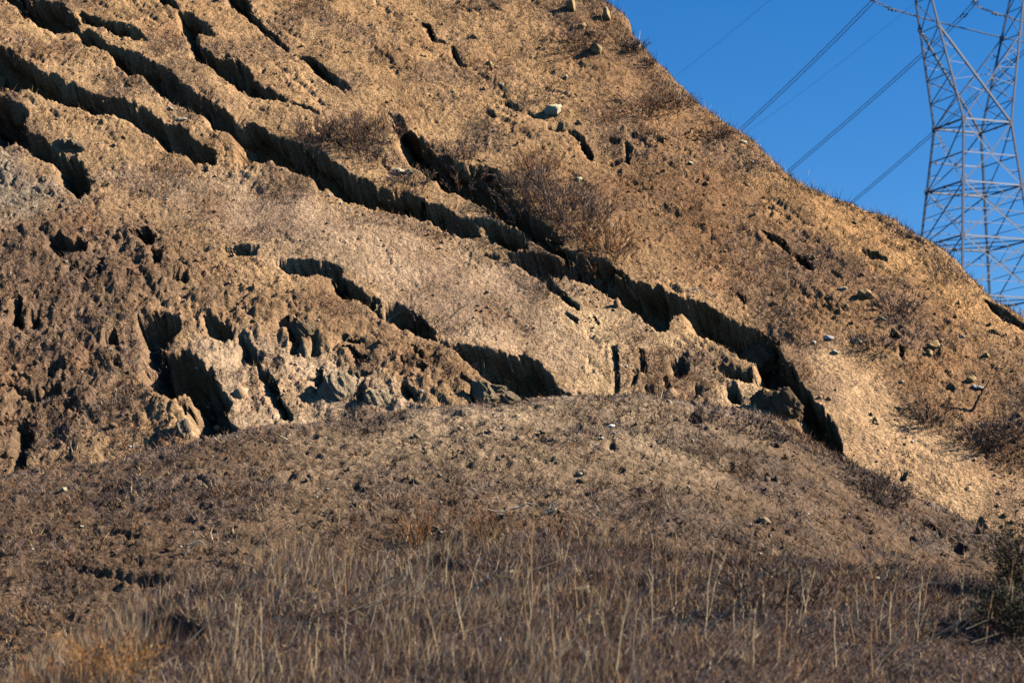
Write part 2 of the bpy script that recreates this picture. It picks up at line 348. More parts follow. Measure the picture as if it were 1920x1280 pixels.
# ------------------------------------------------------------------ the mound in front of the slide, and the grassy bench at its foot
CREST = [(-300,940,4),(-120,914,4),(0,893,4),(100,878,4.2),(250,855,4.6),(360,832,5),(450,812,5),(560,796,5),(700,776,5),(850,759,5),(980,752,5),(1100,746,5),(1200,748,4.6),(1280,757,4),(1380,768,3.4),
         (1450,786,2.8),(1500,815,2.4),(1560,853,2.0),(1640,888,1.8),(1720,930,1.6),(1800,966,1.5),(1880,1008,1.5),(1980,1060,1.5),(2200,1160,1.5)]
cx_, cy_, cz_ = [], [], []
for px, py, gap in CREST:
    p = at(px, py, on_hill(px, py)[1] - gap); cx_.append(p[0]); cy_.append(p[1]); cz_.append(p[2])
MG = Grid(38.0, 76.0, 640, 620, 3.0)
MPITS = [([(90,1048),(200,1066),(330,1074),(470,1062),(490,1086),(400,1100),(330,1096),(200,1084)], 0.32), ([(655,1044),(850,1056),(1050,1066),(1180,1078),(1050,1076),(850,1068),(660,1058)], 0.4), ([(255,1172),(370,1166),(384,1196),(262,1204)], 0.55),
         ([(1772,1010),(1795,1013),(1819,1031),(1800,1038),(1777,1026)], 0.8), ([(1722,968),(1745,980),(1770,1004),(1764,1008),(1740,988)], 0.6), ([(1270,764),(1300,770),(1322,790),(1300,796),(1286,784)], 0.5),
         ([(1138,824),(1150,822),(1152,842),(1142,842)], 0.5), ([(1070,884),(1090,888),(1096,896),(1074,894)], 0.35), ([(1700,1000),(1712,996),(1716,1012),(1704,1014)], 0.4), ([(1560,956),(1590,962),(1584,970),(1562,966)], 0.35),
         ([(866,866),(884,868),(888,878),(870,876)], 0.35), ([(1650,1082),(1676,1086),(1670,1094)], 0.35), ([(1004,856),(1026,860),(1024,868),(1008,866)], 0.3), ([(1345,868),(1372,876),(1364,884),(1350,878)], 0.35),
         ([(310,968),(350,966),(356,974),(316,978)], 0.3), ([(236,1000),(262,1000),(262,1010),(240,1012)], 0.35), ([(355,892),(400,896),(396,906),(360,902)], 0.3), ([(526,890),(550,884),(556,900),(534,904)], 0.4), ([(600,888),(634,892),(630,900),(604,898)], 0.3)]
def build_mound():
    g = MG; X, Y = g.X, g.Y
    yc = np.interp(X, cx_, cy_); zc = np.interp(X, cx_, cz_)
    t = yc - Y
    n1 = fbm(X * 0.13 + 9, Y * 0.16, 3); nm = fbm(X * 0.8 + 4, Y * 1.0 + 70, 3); nf = fbm(X * 3.9, Y * 3.6 + 8, 3)
    front = np.where(t > 0, 0.12 * t + 0.175 * np.minimum(t, 2.0) ** 2 / 2.0 + 0.35 * np.maximum(t - 2.0, 0), 0)
    front = front + 0.00 * t
    back = np.where(t < 0, 0.62 * np.maximum(-t - 0.5, 0) + 0.3 * np.minimum(-t, 0.5) ** 2, 0)
    Z = zc - front - back
    # grassy bench, nearer the camera; its left end drops into a hollow
    bz = 3.72 - 0.235 * (56.0 - Y) + 0.25 * n1
    left = X - np.interp(Y, [40, 50, 56, 60], [-9.0, -7.6, -5.4, -3.6])
    bz = bz - 0.5 * np.maximum(-left, 0) ** 1.1 * 0.8 + 0.35 * sstep(-0.5, 1.2, left) * sstep(60, 54, Y) 
    bz = bz - 0.07 * np.maximum(X - 3.0, 0)
    bz = np.where(Y > 56.2, bz - 0.55 * (Y - 56.2), bz)
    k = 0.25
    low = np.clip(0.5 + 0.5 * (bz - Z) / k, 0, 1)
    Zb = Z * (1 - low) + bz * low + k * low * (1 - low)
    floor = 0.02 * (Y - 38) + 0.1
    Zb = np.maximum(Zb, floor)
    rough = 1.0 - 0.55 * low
    wd, wv = worley(X * 1.9 + 0.4 * nm, Y * 1.7); wd2, wv2 = worley(X * 4.9 + 7, Y * 4.4 + 0.3 * nf)
    hum = fbm(X * 0.5 + 5, Y * 0.5, 4)
    wcd, wc = worley(X * 4.2 + 0.5 * nf, Y * 3.8); wcd2, wc2 = worley(X * 8.4 + 31, Y * 7.0)
    Zb = Zb + 0.16 * n1 + rough * (0.10 * hum + 0.03 * np.abs(nm) + 0.02 * wv * sstep(0.75, 0.25, wd) + 0.025 * wv2 * sstep(0.7, 0.2, wd2) + 0.03 * nf + 0.020 * noise(X * 11, Y * 8) + 0.05 * wc * sstep(0.62, 0.15, wcd) + 0.035 * wc2 * sstep(0.6, 0.2, wcd2))
    t2 = fbm(X * 0.8 + 30 + 0.3 * nm, Y * 2.3, 3)
    Zb = Zb - rough * 0.13 * sstep(0.34, 0.44, t2 + 0.2 * nf)
    Zg = Zb
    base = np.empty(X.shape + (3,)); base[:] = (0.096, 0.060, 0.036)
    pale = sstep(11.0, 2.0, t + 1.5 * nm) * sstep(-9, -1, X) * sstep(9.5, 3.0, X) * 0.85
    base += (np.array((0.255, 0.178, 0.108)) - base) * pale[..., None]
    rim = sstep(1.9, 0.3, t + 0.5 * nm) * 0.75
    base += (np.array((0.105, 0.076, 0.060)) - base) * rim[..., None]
    th = sstep(-0.15, 0.5, fbm(X * 0.25 + 60, Y * 0.33, 4) + 0.3 * nf)
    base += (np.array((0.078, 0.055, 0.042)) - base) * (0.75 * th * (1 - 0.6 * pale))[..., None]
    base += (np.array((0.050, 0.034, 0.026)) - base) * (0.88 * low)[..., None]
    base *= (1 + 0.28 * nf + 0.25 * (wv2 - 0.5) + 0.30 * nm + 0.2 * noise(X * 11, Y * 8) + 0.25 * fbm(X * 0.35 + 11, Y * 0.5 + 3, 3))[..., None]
    return Zg, np.clip(base, 0.03, 0.8), low, t
MZ, MC, ML, MT = build_mound()
def mound_at(px, py, Z=None):
    Z = MZ if Z is None else Z
    d = ray(px, py); t = np.linspace(38.2, 75.5, 2200) / d[1]
    P = d[None, :] * t[:, None]; P[:, 2] += CAM_Z
    z = MG.sample(Z, P[:, 0], P[:, 1])
    h = np.where(P[:, 2] < z)[0]
    return P[h[0]] if len(h) else at(px, py, 60.0)
_jig = 0.07 * fbm(MG.X * 4, MG.Y * 4, 3)
for poly, D in MPITS:
    p = np.array([mound_at(*q)[:2] for q in poly])
    bb = (MG.X > p[:, 0].min() - .5) & (MG.X < p[:, 0].max() + .5) & (MG.Y > p[:, 1].min() - .5) & (MG.Y < p[:, 1].max() + .5)
    MZ[bb] -= D * sstep(-0.03, 0.14, poly_sd(MG.X[bb], MG.Y[bb], p) + _jig[bb])
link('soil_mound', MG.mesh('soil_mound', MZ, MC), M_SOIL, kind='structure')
def ground_at(px, py):
    a = mound_at(px, py); h = hill_at(px, py)
    za = MG.sample(MZ, np.array([a[0]]), np.array([a[1]]))[0]
    return a if a[2] <= za + 0.05 and a[1] < h[1] else h
def height(x, y):
    """ground height of hillside and mound together"""
    hz = HG.sample(HZ, x, np.clip(y, 64, 118)); mz = MG.sample(MZ, x, np.clip(y, 38, 76))
    return np.where(y < 64, mz, np.where(y > 76, hz, np.maximum(hz, mz)))

# wide ground and the rise behind the ridge that carries the tower
def far_ground():
    n = 120
    xs = np.linspace(-1, 1, n); xs = np.sign(xs) * np.abs(xs) ** 2.2 * 2500; ys = np.linspace(-1, 1, n); ys = np.sign(ys) * np.abs(ys) ** 2.2 * 2500 + 150
    X, Y = np.meshgrid(xs, ys)
    r = np.hypot((X - 46) / 60, (Y - 262) / 65)
    Z = -1.6 + 25.0 * np.exp(-r ** 2) + 0.8 * fbm(X * 0.02, Y * 0.02, 3) * np.clip((np.hypot(X, Y - 80) - 60) / 80, 0, 1)
    V = np.stack([X, Y, Z], -1).reshape(-1, 3); i = (np.arange(n - 1)[:, None] * n + np.arange(n - 1)[None, :]).ravel()
    c = np.empty((n * n, 3)); c[:] = (0.2, 0.135, 0.08)
    link('ground', tri_mesh('ground', V, np.stack([i, i + 1, i + n + 1, i + n], 1), c, True), M_SOIL, kind='structure')
far_ground()
exec_parts = True

# ------------------------------------------------------------------ transmission tower
def bar_mesh(a, b, w, name):
    w = w * 0.75
    """an angle-iron member from a to b: two flanges"""
    a = Vector(a); b = Vector(b); d = (b - a).normalized()
    u = d.cross(Vector((0.3, -0.9, 0.2))).normalized(); v = d.cross(u).normalized(); t = w * 0.14
    prof = [(0, 0), (w, 0), (w, t), (t, t), (t, w), (0, w)]
    V = [p + u * (x - w / 2) + v * (y - w / 2) for p in (a, b) for x, y in prof]
    me = bpy.data.meshes.new(name)
    me.from_pydata(V, [], [(i, (i + 1) % 6, 6 + (i + 1) % 6, 6 + i) for i in range(6)] + [(5, 4, 3, 2, 1, 0), (6, 7, 8, 9, 10, 11)])
    return me
TH = math.atan2(0.0086, 0.0217)
N1 = at(1807, 222, 230.0)
SV = np.array([math.cos(TH), math.sin(TH), 0.0]); DV = np.array([-math.sin(TH), math.cos(TH), 0.0])
HWT = 2.7
WC = N1 + SV * HWT + DV * HWT                       # centre of the waist
def tw(s, d, h): return WC + SV * s + DV * d + np.array([0, 0, h])
base_h = -30.0
tower = empty('transmission_tower', tuple(tw(0, 0, base_h)), 'tall steel lattice transmission tower rising behind the ridge against the blue sky', 'transmission tower')
toff = -np.array(tower.location)
def member(name, a, b, w):
    o = link(name, bar_mesh(np.array(a) + toff, np.array(b) + toff, w, name), M_STEEL, tower); return o
def low_c(i, h):
    k = HWT + 0.098 * (-h); s, d = ((-1, -1), (1, -1), (1, 1), (-1, 1))[i]
    return tw(s * k, d * k, h)
def up_c(i, h):
    s, d = ((-1, -1), (1, -1), (1, 1), (-1, 1))[i]
    return tw(s * (HWT + 0.21 * h), d * (HWT - 0.106 * h), h)
mid = lambda p, q, t=0.5: np.array(p) * (1 - t) + np.array(q) * t
LV = [0, -6.3, -11.7, -17.5, -23.5, base_h]
for i in range(4):
    member('leg', low_c(i, base_h), low_c(i, 0), 0.25)
    member('fork_leg', up_c(i, 0), up_c(i, 15.5), 0.23)
for li in range(len(LV) - 1):
    h0, h1 = LV[li], LV[li + 1]
    for i in range(4):
        j = (i + 1) % 4
        a0, b0, a1, b1 = low_c(i, h0), low_c(j, h0), low_c(i, h1), low_c(j, h1)
        member('cross_beam', a0, b0, 0.22)
        m1 = mid(a1, b1)
        if li % 2 == 0 and li < 1:
            hm = (h0 + h1) / 2 - 0.2; am, bm = low_c(i, hm), low_c(j, hm)
            member('cross_beam', am, bm, 0.15)
            member('brace', a0, mid(am, bm), 0.17); member('brace', b0, mid(am, bm), 0.17)
            member('brace', mid(am, bm), a1, 0.15); member('brace', mid(am, bm), b1, 0.15)
            for t in (0.5,):
                member('lattice_bar', mid(a0, am), mid(a0, mid(am, bm), t), 0.08); member('lattice_bar', mid(b0, bm), mid(b0, mid(am, bm), t), 0.08)
                member('lattice_bar', mid(a1, am), mid(a1, mid(am, bm), t), 0.08); member('lattice_bar', mid(b1, bm), mid(b1, mid(am, bm), t), 0.08)
        else:
            member('brace', a0, b1, 0.17); member('brace', b0, a1, 0.17)
            c = mid(mid(a0, b0), m1, 0.47)
            for A0, A1, q, qq in ((a0, a1, c, c), (b0, b1, c, c)):
                for t in (0.5,):
                    member('lattice_bar', mid(A0, A1, 0.25), mid(A0, c, t), 0.08); member('lattice_bar', mid(A0, A1, 0.75), mid(A1, c, t), 0.08)
                    member('lattice_bar', mid(A0, A1, 0.5), c, 0.09)
            member('lattice_bar', mid(a0, c), mid(b0, c), 0.08); member('lattice_bar', mid(a1, c), mid(b1, c), 0.08)
            member('lattice_bar', mid(a0, a1, 0.25), mid(a0, c, 0.25), 0.07); member('lattice_bar', mid(b0, b1, 0.25), mid(b0, c, 0.25), 0.07)
            member('lattice_bar', mid(a0, b0), mid(a0, c), 0.08); member('lattice_bar', mid(a0, b0), mid(b0, c), 0.08)
    q = [low_c(i, h0) for i in range(4)]
    member('lattice_bar', q[0], q[2], 0.10); member('lattice_bar', q[1], q[3], 0.10)
    if li: 
        mm = [mid(q[i], q[(i + 1) % 4]) for i in range(4)]
        for i in range(4): member('lattice_bar', mm[i], mm[(i + 1) % 4], 0.09)
# the two faces of the fork carry one great cross each
for (i, j, hh) in ((0, 1, 9.3), (3, 2, 9.6)):
    member('brace', up_c(j, 0), up_c(i, hh), 0.26); member('brace', up_c(i, 0), up_c(j, hh), 0.15)
    for (p, q) in ((i, j), (j, i)):
        for t in (0.22, 0.42, 0.62, 0.8):
            D = mid(up_c(q, 0), up_c(p, hh), t if t < 0.99 else 0.9)
            L = up_c(p, hh * t)
            member('lattice_bar', L, mid(up_c(q, 0), up_c(p, hh), 0.35 + 0.6 * t), 0.08)
            if t < 0.7: member('lattice_bar', up_c(p, hh * (t + 0.2)), mid(up_c(q, 0), up_c(p, hh), 0.35 + 0.6 * t), 0.08)
for (i, j) in ((0, 3), (1, 2)):                      # side faces of the fork
    hs_ = [0, 2.4, 4.6, 6.8, 9.3, 12.2, 15.5]
    for k in range(6):
        member('lattice_bar', up_c(i, hs_[k + 1]), up_c(j, hs_[k + 1]), 0.13)
        member('lattice_bar', up_c(i, hs_[k]), up_c(j, hs_[k + 1]), 0.10); member('lattice_bar', up_c(j, hs_[k]), up_c(i, hs_[k + 1]), 0.10)
for i, j in ((0, 2), (1, 3)):
    pass
def gusset(p, w):
    o = link('gusset_plate', None, None, tower); p = np.array(p) + toff; e = np.array([0, 0, w * 0.6])
    V = [tuple(p + SV * sx * w + DV * sy * w * .5 + e * sz) for sx in (-.5, .5) for sy in (-.5, .5) for sz in (-1, 1)]
    me = bpy.data.meshes.new('gusset_plate'); me.from_pydata(V, [], [(0, 1, 3, 2), (4, 6, 7, 5), (0, 4, 5, 1), (2, 3, 7, 6), (0, 2, 6, 4), (1, 5, 7, 3)]); me.materials.append(M_STEEL)
    bpy.data.objects.remove(o); link('gusset_plate', me, None, tower)
for h in LV[:-1]:
    for i in range(4):
        gusset(low_c(i, h), 0.42); gusset(mid(low_c(i, h), low_c((i + 1) % 4, h)), 0.26)
for i, hh in ((0, 9.3), (1, 9.3), (2, 9.6), (3, 9.6)): gusset(up_c(i, hh), 0.4)
# bridge beam and arms above the frame
top0, top1 = 15.5, 18.0
def bc(s, d, h): return tw(s, d, h)
dd = HWT - 0.106 * 15.5
for d in (-dd, dd):
    for h in (top0, top1):
        member('bridge_beam', bc(-14.0, d * (1.0 if h == top0 else 0.8), h if h == top0 else top1), bc(14.0, d * (1.0 if h == top0 else 0.8), h), 0.22)
    for k in range(14):
        s0 = -14 + 2 * k
        member('lattice_bar', bc(s0, d * (1.0 if k % 2 else 0.8), top0 if k % 2 else top1), bc(s0 + 2, d * (0.8 if k % 2 else 1.0), top1 if k % 2 else top0), 0.11)

# ------------------------------------------------------------------ conductors, their clamps and insulators
def tube_mesh(name, P, r, n=5):
    P = np.array(P, float); k = len(P)
    T = np.gradient(P, axis=0); T /= np.linalg.norm(T, axis=1)[:, None]
    U = np.cross(T, (0.11, 0.07, 0.99)); U /= np.linalg.norm(U, axis=1)[:, None]; W = np.cross(T, U)
    rr = np.broadcast_to(np.asarray(r, float), (k,))
    an = np.arange(n) * 2 * np.pi / n
    V = (P[:, None, :] + rr[:, None, None] * (np.cos(an)[None, :, None] * U[:, None, :] + np.sin(an)[None, :, None] * W[:, None, :])).reshape(-1, 3)
    i = (np.arange(k - 1)[:, None] * n + np.arange(n)[None, :]).ravel(); j = (np.arange(k - 1)[:, None] * n + (np.arange(n) + 1)[None, :] % n).ravel()
    return tri_mesh(name, V, np.stack([i, j, j + n, i + n], 1), None, True)
def px_line(pts, n=24):
    """smooth space curve through (px, py, depth) points"""
    P = np.array([at(*p) for p in pts]); s = np.linspace(0, 1, len(P)); t = np.linspace(0, 1, n)
    c = [np.polyfit(s, P[:, k], min(2, len(P) - 1)) for k in range(3)]
    return np.stack([np.polyval(c[k], t) for k in range(3)], 1)
CL = []
phases = [
 ('twin overhead conductor leaving the outer left side of the steel tower', (1637, 2, 229.0), [(1400, 233, 271), (1180, 425, 330)], [(1757, 39, 236.0), (1925, 82, 243.0), (2300, 160, 260.0)]),
 ('twin overhead conductor clamped in the middle of the lattice tower', (1827, 5, 233.0), [(1727, 100, 247), (1490, 316, 288), (1250, 510, 350)], [(1898, 33, 237.0), (1990, 62, 242.0), (2350, 160, 260.0)]),
 ('twin overhead conductor passing behind the tower legs, lowest of the three', (2016, 10, 237.0), [(1745, 252, 275), (1608, 371, 305), (1400, 540, 360)], [(2090, 40, 241.0), (2400, 140, 258.0)]),
]
for lab, c, L, Rr in phases:
    cp = at(*c); root = empty('power_line', tuple(cp), lab, 'power line', 'conductor bundles of the power line')
    off = SV * 0.22
    for sgn in (-1, 1):
        P = np.concatenate([px_line([c] + L, 30)[::-1], px_line([c] + Rr, 16)[1:]])
        P[:, :] += off * sgn
        link('conductor', tube_mesh('conductor', P - cp, 0.042, 5), M_WIRE, root)
    for side, pts in ((0, L), (1, Rr)):
        q = px_line([c] + pts, 60); dist = np.linalg.norm(q - q[0], axis=1); qi = q[np.argmax(dist > 2.6)]
        for sgn in (-1, 1):
            d_ = (q[np.argmax(dist > 3.2)] - qi); d_ = d_ / np.linalg.norm(d_)
            b = qi + off * sgn - cp + np.array([0, 0, -0.12])
            link('damper', tube_mesh('damper', [b - d_ * .35, b - d_ * .2, b - d_ * .19, b + d_ * .19, b + d_ * .2, b + d_ * .35], [.09, .09, .025, .025, .09, .09], 6), M_WIRE, root)
    link('yoke', tube_mesh('yoke', [-SV * .35 + (0, 0, .02), -SV * .1 + (0, 0, .1), SV * .1 + (0, 0, .1), SV * .35 + (0, 0, .02)], [.05, .1, .1, .05], 6), M_STEEL, root)
    # insulator string up to the bridge beam
    top = np.array([cp[0], cp[1], WC[2] + top0]); H = top[2] - cp[2]
    zz = np.linspace(0.1, H, 41); rad = np.where(np.arange(41) % 2 == 0, 0.05, 0.15)
    o = link('insulator_string', tube_mesh('insulator_string', np.stack([0 * zz, 0 * zz, zz], 1), rad, 8), M_GLASS, None,
             {0: 'ribbed insulator string hanging over the outer left conductor', 1: 'ribbed insulator string hanging in the middle of the tower window', 2: 'ribbed insulator string hanging over the lowest conductor'}[phases.index((lab, c, L, Rr))], 'insulator', 'insulators under the bridge beam')
    o.location = tuple(cp)
for lab, pts, r in (('single thin shield wire crossing the sky above the bare hilltop', [(1900, -400, 225), (1440, 2, 262), (1284, 128, 285), (1080, 275, 330)], 0.016),
                    ('faint single wire between the two left conductor pairs', [(2100, -330, 232), (1690, 34, 262), (1395, 245, 300), (1200, 370, 340)], 0.014)):
    P = px_line(pts, 30); o = link('shield_wire', tube_mesh('shield_wire', P - P[0], r, 5), M_WIRE, None, lab, 'wire', 'shield wires'); o.location = tuple(P[0])

# ------------------------------------------------------------------ scatter helpers
def spikes(P, D, L, W, col, name):
    S = unit(np.cross(D, RNG.normal(size=D.shape))) * (W * 0.5)[:, None]; n = len(P)
    return tri_mesh(name, np.stack([P - S, P + S, P + D * L[:, None]], 1).reshape(-1, 3), np.arange(3 * n).reshape(-1, 3), np.repeat(col, 3, 0))
def blades(P, D, L, W, bend, col, name, seg=2):
    """tapering ribbons: base points P, unit directions D, lengths, widths, sideways bend, colours"""
    n = len(P); rnd = RNG.normal(size=(n, 3)); S = np.cross(D, rnd); S /= np.linalg.norm(S, axis=1)[:, None] + 1e-9
    B = np.cross(S, D) * (bend * L)[:, None]
    m = P + D * (L * 0.5)[:, None] + B * 0.3; t = P + D * L[:, None] + B
    w = (S * W[:, None]) * 0.5
    V = np.stack([P - w, P + w, m - w * 0.8, m + w * 0.8, t], 1).reshape(-1, 3)
    b = np.arange(n)[:, None] * 5
    T = np.concatenate([b + [0, 1, 3], b + [0, 3, 2], b + [2, 3, 4]], 0)
    return tri_mesh(name, V, T, np.repeat(col, 5, 0))
def unit(v): return v / np.linalg.norm(v, axis=-1, keepdims=True)
def palette(n, cols, wts, var=0.18):
    c = np.array(cols)[RNG.choice(len(cols), n, p=np.array(wts) / sum(wts))]
    return c * (1 + var * RNG.normal(size=(n, 1))).clip(0.4, 1.7)
STRAW, PALE, GREY, RUST, DARK = (0.33, 0.215, 0.105), (0.46, 0.36, 0.23), (0.165, 0.120, 0.105), (0.20, 0.088, 0.034), (0.06, 0.043, 0.035)

# grass of the bench
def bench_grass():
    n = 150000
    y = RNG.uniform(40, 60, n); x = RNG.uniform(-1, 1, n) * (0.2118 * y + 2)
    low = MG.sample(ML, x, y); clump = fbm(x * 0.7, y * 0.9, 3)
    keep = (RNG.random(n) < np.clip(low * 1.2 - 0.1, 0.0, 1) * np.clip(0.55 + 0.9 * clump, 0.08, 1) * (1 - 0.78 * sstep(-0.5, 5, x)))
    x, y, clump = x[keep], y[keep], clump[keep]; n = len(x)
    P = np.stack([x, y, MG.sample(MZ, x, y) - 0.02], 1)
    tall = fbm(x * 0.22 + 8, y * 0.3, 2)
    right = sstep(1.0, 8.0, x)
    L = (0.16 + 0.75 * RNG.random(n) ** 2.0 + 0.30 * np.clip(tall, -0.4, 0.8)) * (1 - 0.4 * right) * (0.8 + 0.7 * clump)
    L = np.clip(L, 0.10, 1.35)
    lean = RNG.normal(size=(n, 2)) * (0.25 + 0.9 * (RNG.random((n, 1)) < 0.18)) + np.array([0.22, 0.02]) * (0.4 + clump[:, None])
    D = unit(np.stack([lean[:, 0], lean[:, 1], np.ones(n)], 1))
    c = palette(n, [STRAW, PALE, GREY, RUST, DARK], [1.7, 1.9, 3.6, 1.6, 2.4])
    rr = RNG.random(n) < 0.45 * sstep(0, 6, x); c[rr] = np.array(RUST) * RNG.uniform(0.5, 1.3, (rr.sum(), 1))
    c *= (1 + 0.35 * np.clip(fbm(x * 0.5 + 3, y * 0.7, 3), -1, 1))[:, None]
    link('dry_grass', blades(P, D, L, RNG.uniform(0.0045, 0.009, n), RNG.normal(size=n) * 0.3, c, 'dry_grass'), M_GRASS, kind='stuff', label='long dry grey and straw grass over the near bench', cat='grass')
    # matted short growth between the stalks
    n = 200000
    y = RNG.uniform(40, 60, n); x = RNG.uniform(-1, 1, n) * (0.2118 * y + 2)
    k = RNG.random(n) < MG.sample(ML, x, y) * 1.1; x, y = x[k], y[k]; n = len(x)
    P = np.stack([x, y, MG.sample(MZ, x, y) - 0.02], 1)
    D = unit(np.stack([RNG.normal(size=n) * 0.8 + 0.3, RNG.normal(size=n) * 0.7, np.ones(n) * 0.7], 1))
    c = palette(n, [STRAW, PALE, GREY, RUST, DARK], [1.0, 0.5, 3.5, 2.0, 3.0], 0.25) * (1 + 0.4 * np.clip(fbm(x * 0.4 + 3, y * 0.6, 3), -1, 1))[:, None]
    link('matted_grass', spikes(P, D, RNG.lognormal(-1.75, 0.45, n).clip(0.06, 0.5), RNG.uniform(0.008, 0.02, n), c, 'matted_grass'), M_GRASS, kind='stuff', label='matted low dead grass covering the near bench', cat='grass')
bench_grass()
# short dry tufts and twigs all over mound and hillside
def thatch():
    n = 100000
    d = RNG.random(n); y = np.where(d < 0.34, RNG.uniform(50, 75, n), RNG.uniform(70, 108, n)); x = RNG.uniform(-1, 1, n) * (0.2118 * y + 1.5)
    hv = HG.sample(HV, x, np.clip(y, 64, 118)); hr = HG.sample(HR, x, np.clip(y, 64, 118))
    ridge = x - np.interp(y, RIDGE_Y, RIDGE_X)
    on_m = MG.sample(MZ, x, np.clip(y, 38, 76)) > HG.sample(HZ, x, np.clip(y, 64, 118)); on_m |= y < 64; on_m &= y < 76
    vm = fbm(x * 0.25 + 60, y * 0.33, 4)
    dens = np.where(on_m, 0.2 + 0.6 * sstep(-0.2, 0.5, vm), (0.12 + 0.75 * sstep(-0.1, 0.45, hv) + 0.22 * sstep(2, 7, x - 0.5 * (82 - y))) * np.clip(1.15 - 0.08 * hr, 0.2, 1))
    dens *= np.where((hr < 0.55) & ~on_m, 0.12, 1)
    dens *= np.where(~on_m & (ridge > 1.2), 0, 1); dens = np.where(~on_m & (np.abs(ridge) < 0.9), 1.0, dens)
    k = RNG.random(n) < dens
    x, y, on_m, ridge, hv = x[k], y[k], on_m[k], ridge[k], hv[k]
    z = height(x, y); k = np.abs(height(x, y + 0.12) - z) < 0.35
    x, y, on_m, ridge = x[k], y[k], on_m[k], ridge[k]; n = len(x)
    size = RNG.lognormal(-1.95, 0.45, n).clip(0.06, 0.5)
    tuft = palette(n, [STRAW, PALE, GREY, RUST, DARK], [1.6, 0.3, 3.6, 1.4, 1.0], 0.1)
    r = fbm(x * 0.35 + 90, y * 0.4 + 20, 3) > 0.2
    tuft[r] = tuft[r] * 0.45 + np.array(RUST) * 0.55
    m = 10; i = np.repeat(np.arange(n), m); N = n * m
    rad = RNG.normal(size=(N, 2)) * (0.45 * size[i])[:, None]
    X = x[i] + rad[:, 0]; Y = y[i] + rad[:, 1]
    P = np.stack([X, Y, height(X, Y) - 0.02], 1); P[:, 2] = np.minimum(P[:, 2], height(x, y)[i] + 0.3)
    D = unit(np.stack([rad[:, 0] / size[i] * 0.9 + RNG.normal(size=N) * 0.5, rad[:, 1] / size[i] * 0.8 - 0.25 + RNG.normal(size=N) * 0.4, np.ones(N) * 0.8], 1))
    L = size[i] * RNG.uniform(0.5, 1.3, N)
    c = tuft[i] * (1 + 0.25 * RNG.normal(size=(N, 1))).clip(0.4, 1.8)
    link('dry_thatch', spikes(P, D, L, RNG.uniform(0.010, 0.026, N), c, 'dry_thatch'), M_GRASS, kind='stuff', label='short dry growth scattered over the hillside and mound', cat='dry growth')
thatch()

# clods
ICO_V = None
def ico():
    p = (1 + 5 ** .5) / 2
    V = np.array([(-1, p, 0), (1, p, 0), (-1, -p, 0), (1, -p, 0), (0, -1, p), (0, 1, p), (0, -1, -p), (0, 1, -p), (p, 0, -1), (p, 0, 1), (-p, 0, -1), (-p, 0, 1)]) / math.hypot(1, p)
    T = np.array([(0, 11, 5), (0, 5, 1), (0, 1, 7), (0, 7, 10), (0, 10, 11), (1, 5, 9), (5, 11, 4), (11, 10, 2), (10, 7, 6), (7, 1, 8), (3, 9, 4), (3, 4, 2), (3, 2, 6), (3, 6, 8), (3, 8, 9), (4, 9, 5), (2, 4, 11), (6, 2, 10), (8, 6, 7), (9, 8, 1)])
    return V, T
def ico2(level):
    V, T = ico()
    for _ in range(level):
        e = {}; V = list(map(tuple, V)); N = []
        def m(a, b):
            k = (min(a, b), max(a, b))
            if k not in e:
                q = np.array(V[a]) + np.array(V[b]); V.append(tuple(q / np.linalg.norm(q))); e[k] = len(V) - 1
            return e[k]
        for a, b, c in T:
            ab, bc_, ca = m(a, b), m(b, c), m(c, a); N += [(a, ab, ca), (b, bc_, ab), (c, ca, bc_), (ab, bc_, ca)]
        V = np.array(V); T = np.array(N)
    return np.array(V), np.array(T)
def clods():
    n = 60000
    y = np.where(RNG.random(n) < 0.35, RNG.uniform(55, 75, n), RNG.uniform(69, 109, n)); x = RNG.uniform(-1, 1, n) * (0.2118 * y + 1.0)
    hr = HG.sample(HR, x, np.clip(y, 64, 118)); ridge = x - np.interp(y, RIDGE_Y, RIDGE_X)
    cl = fbm(x * 0.5, y * 0.6, 3)
    k = (RNG.random(n) < np.clip(0.16 * hr + 0.22 * cl, 0.02, 0.8) * np.where(y < 69, 0.55, 1)) & (ridge < 0.3)
    x, y = x[k], y[k]; n = len(x)
    z = height(x, y)
    on_m = (MG.sample(MZ, x, np.clip(y, 38, 76)) > HG.sample(HZ, x, np.clip(y, 64, 118))) & (y < 76) | (y < 64)
    c = np.where(on_m[:, None], MG.sample(MC, x, np.clip(y, 38, 76)), HG.sample(HC, x, np.clip(y, 64, 118)))
    r = np.clip(RNG.lognormal(-3.4, 0.5, n), 0.012, 0.16)
    IV, IT = ico()
    V = IV[None] * (1 + 0.35 * RNG.normal(size=(n, 12, 1))).clip(0.5, 1.6) * (r[:, None, None] * RNG.uniform(0.6, 1.3, (n, 1, 3)))
    V += np.stack([x, y, z + r * 0.15], 1)[:, None, :]
    T = (np.arange(n)[:, None, None] * 12 + IT[None]).reshape(-1, 3)
    c = c * RNG.uniform(0.85, 1.2, (n, 1))
    link('soil_clods', tri_mesh('soil_clods', V.reshape(-1, 3), T, np.repeat(c, 12, 0)), M_CLOD, kind='stuff', label='loose clods of dry earth strewn over slope and mound', cat='clods')
    return n
clods()

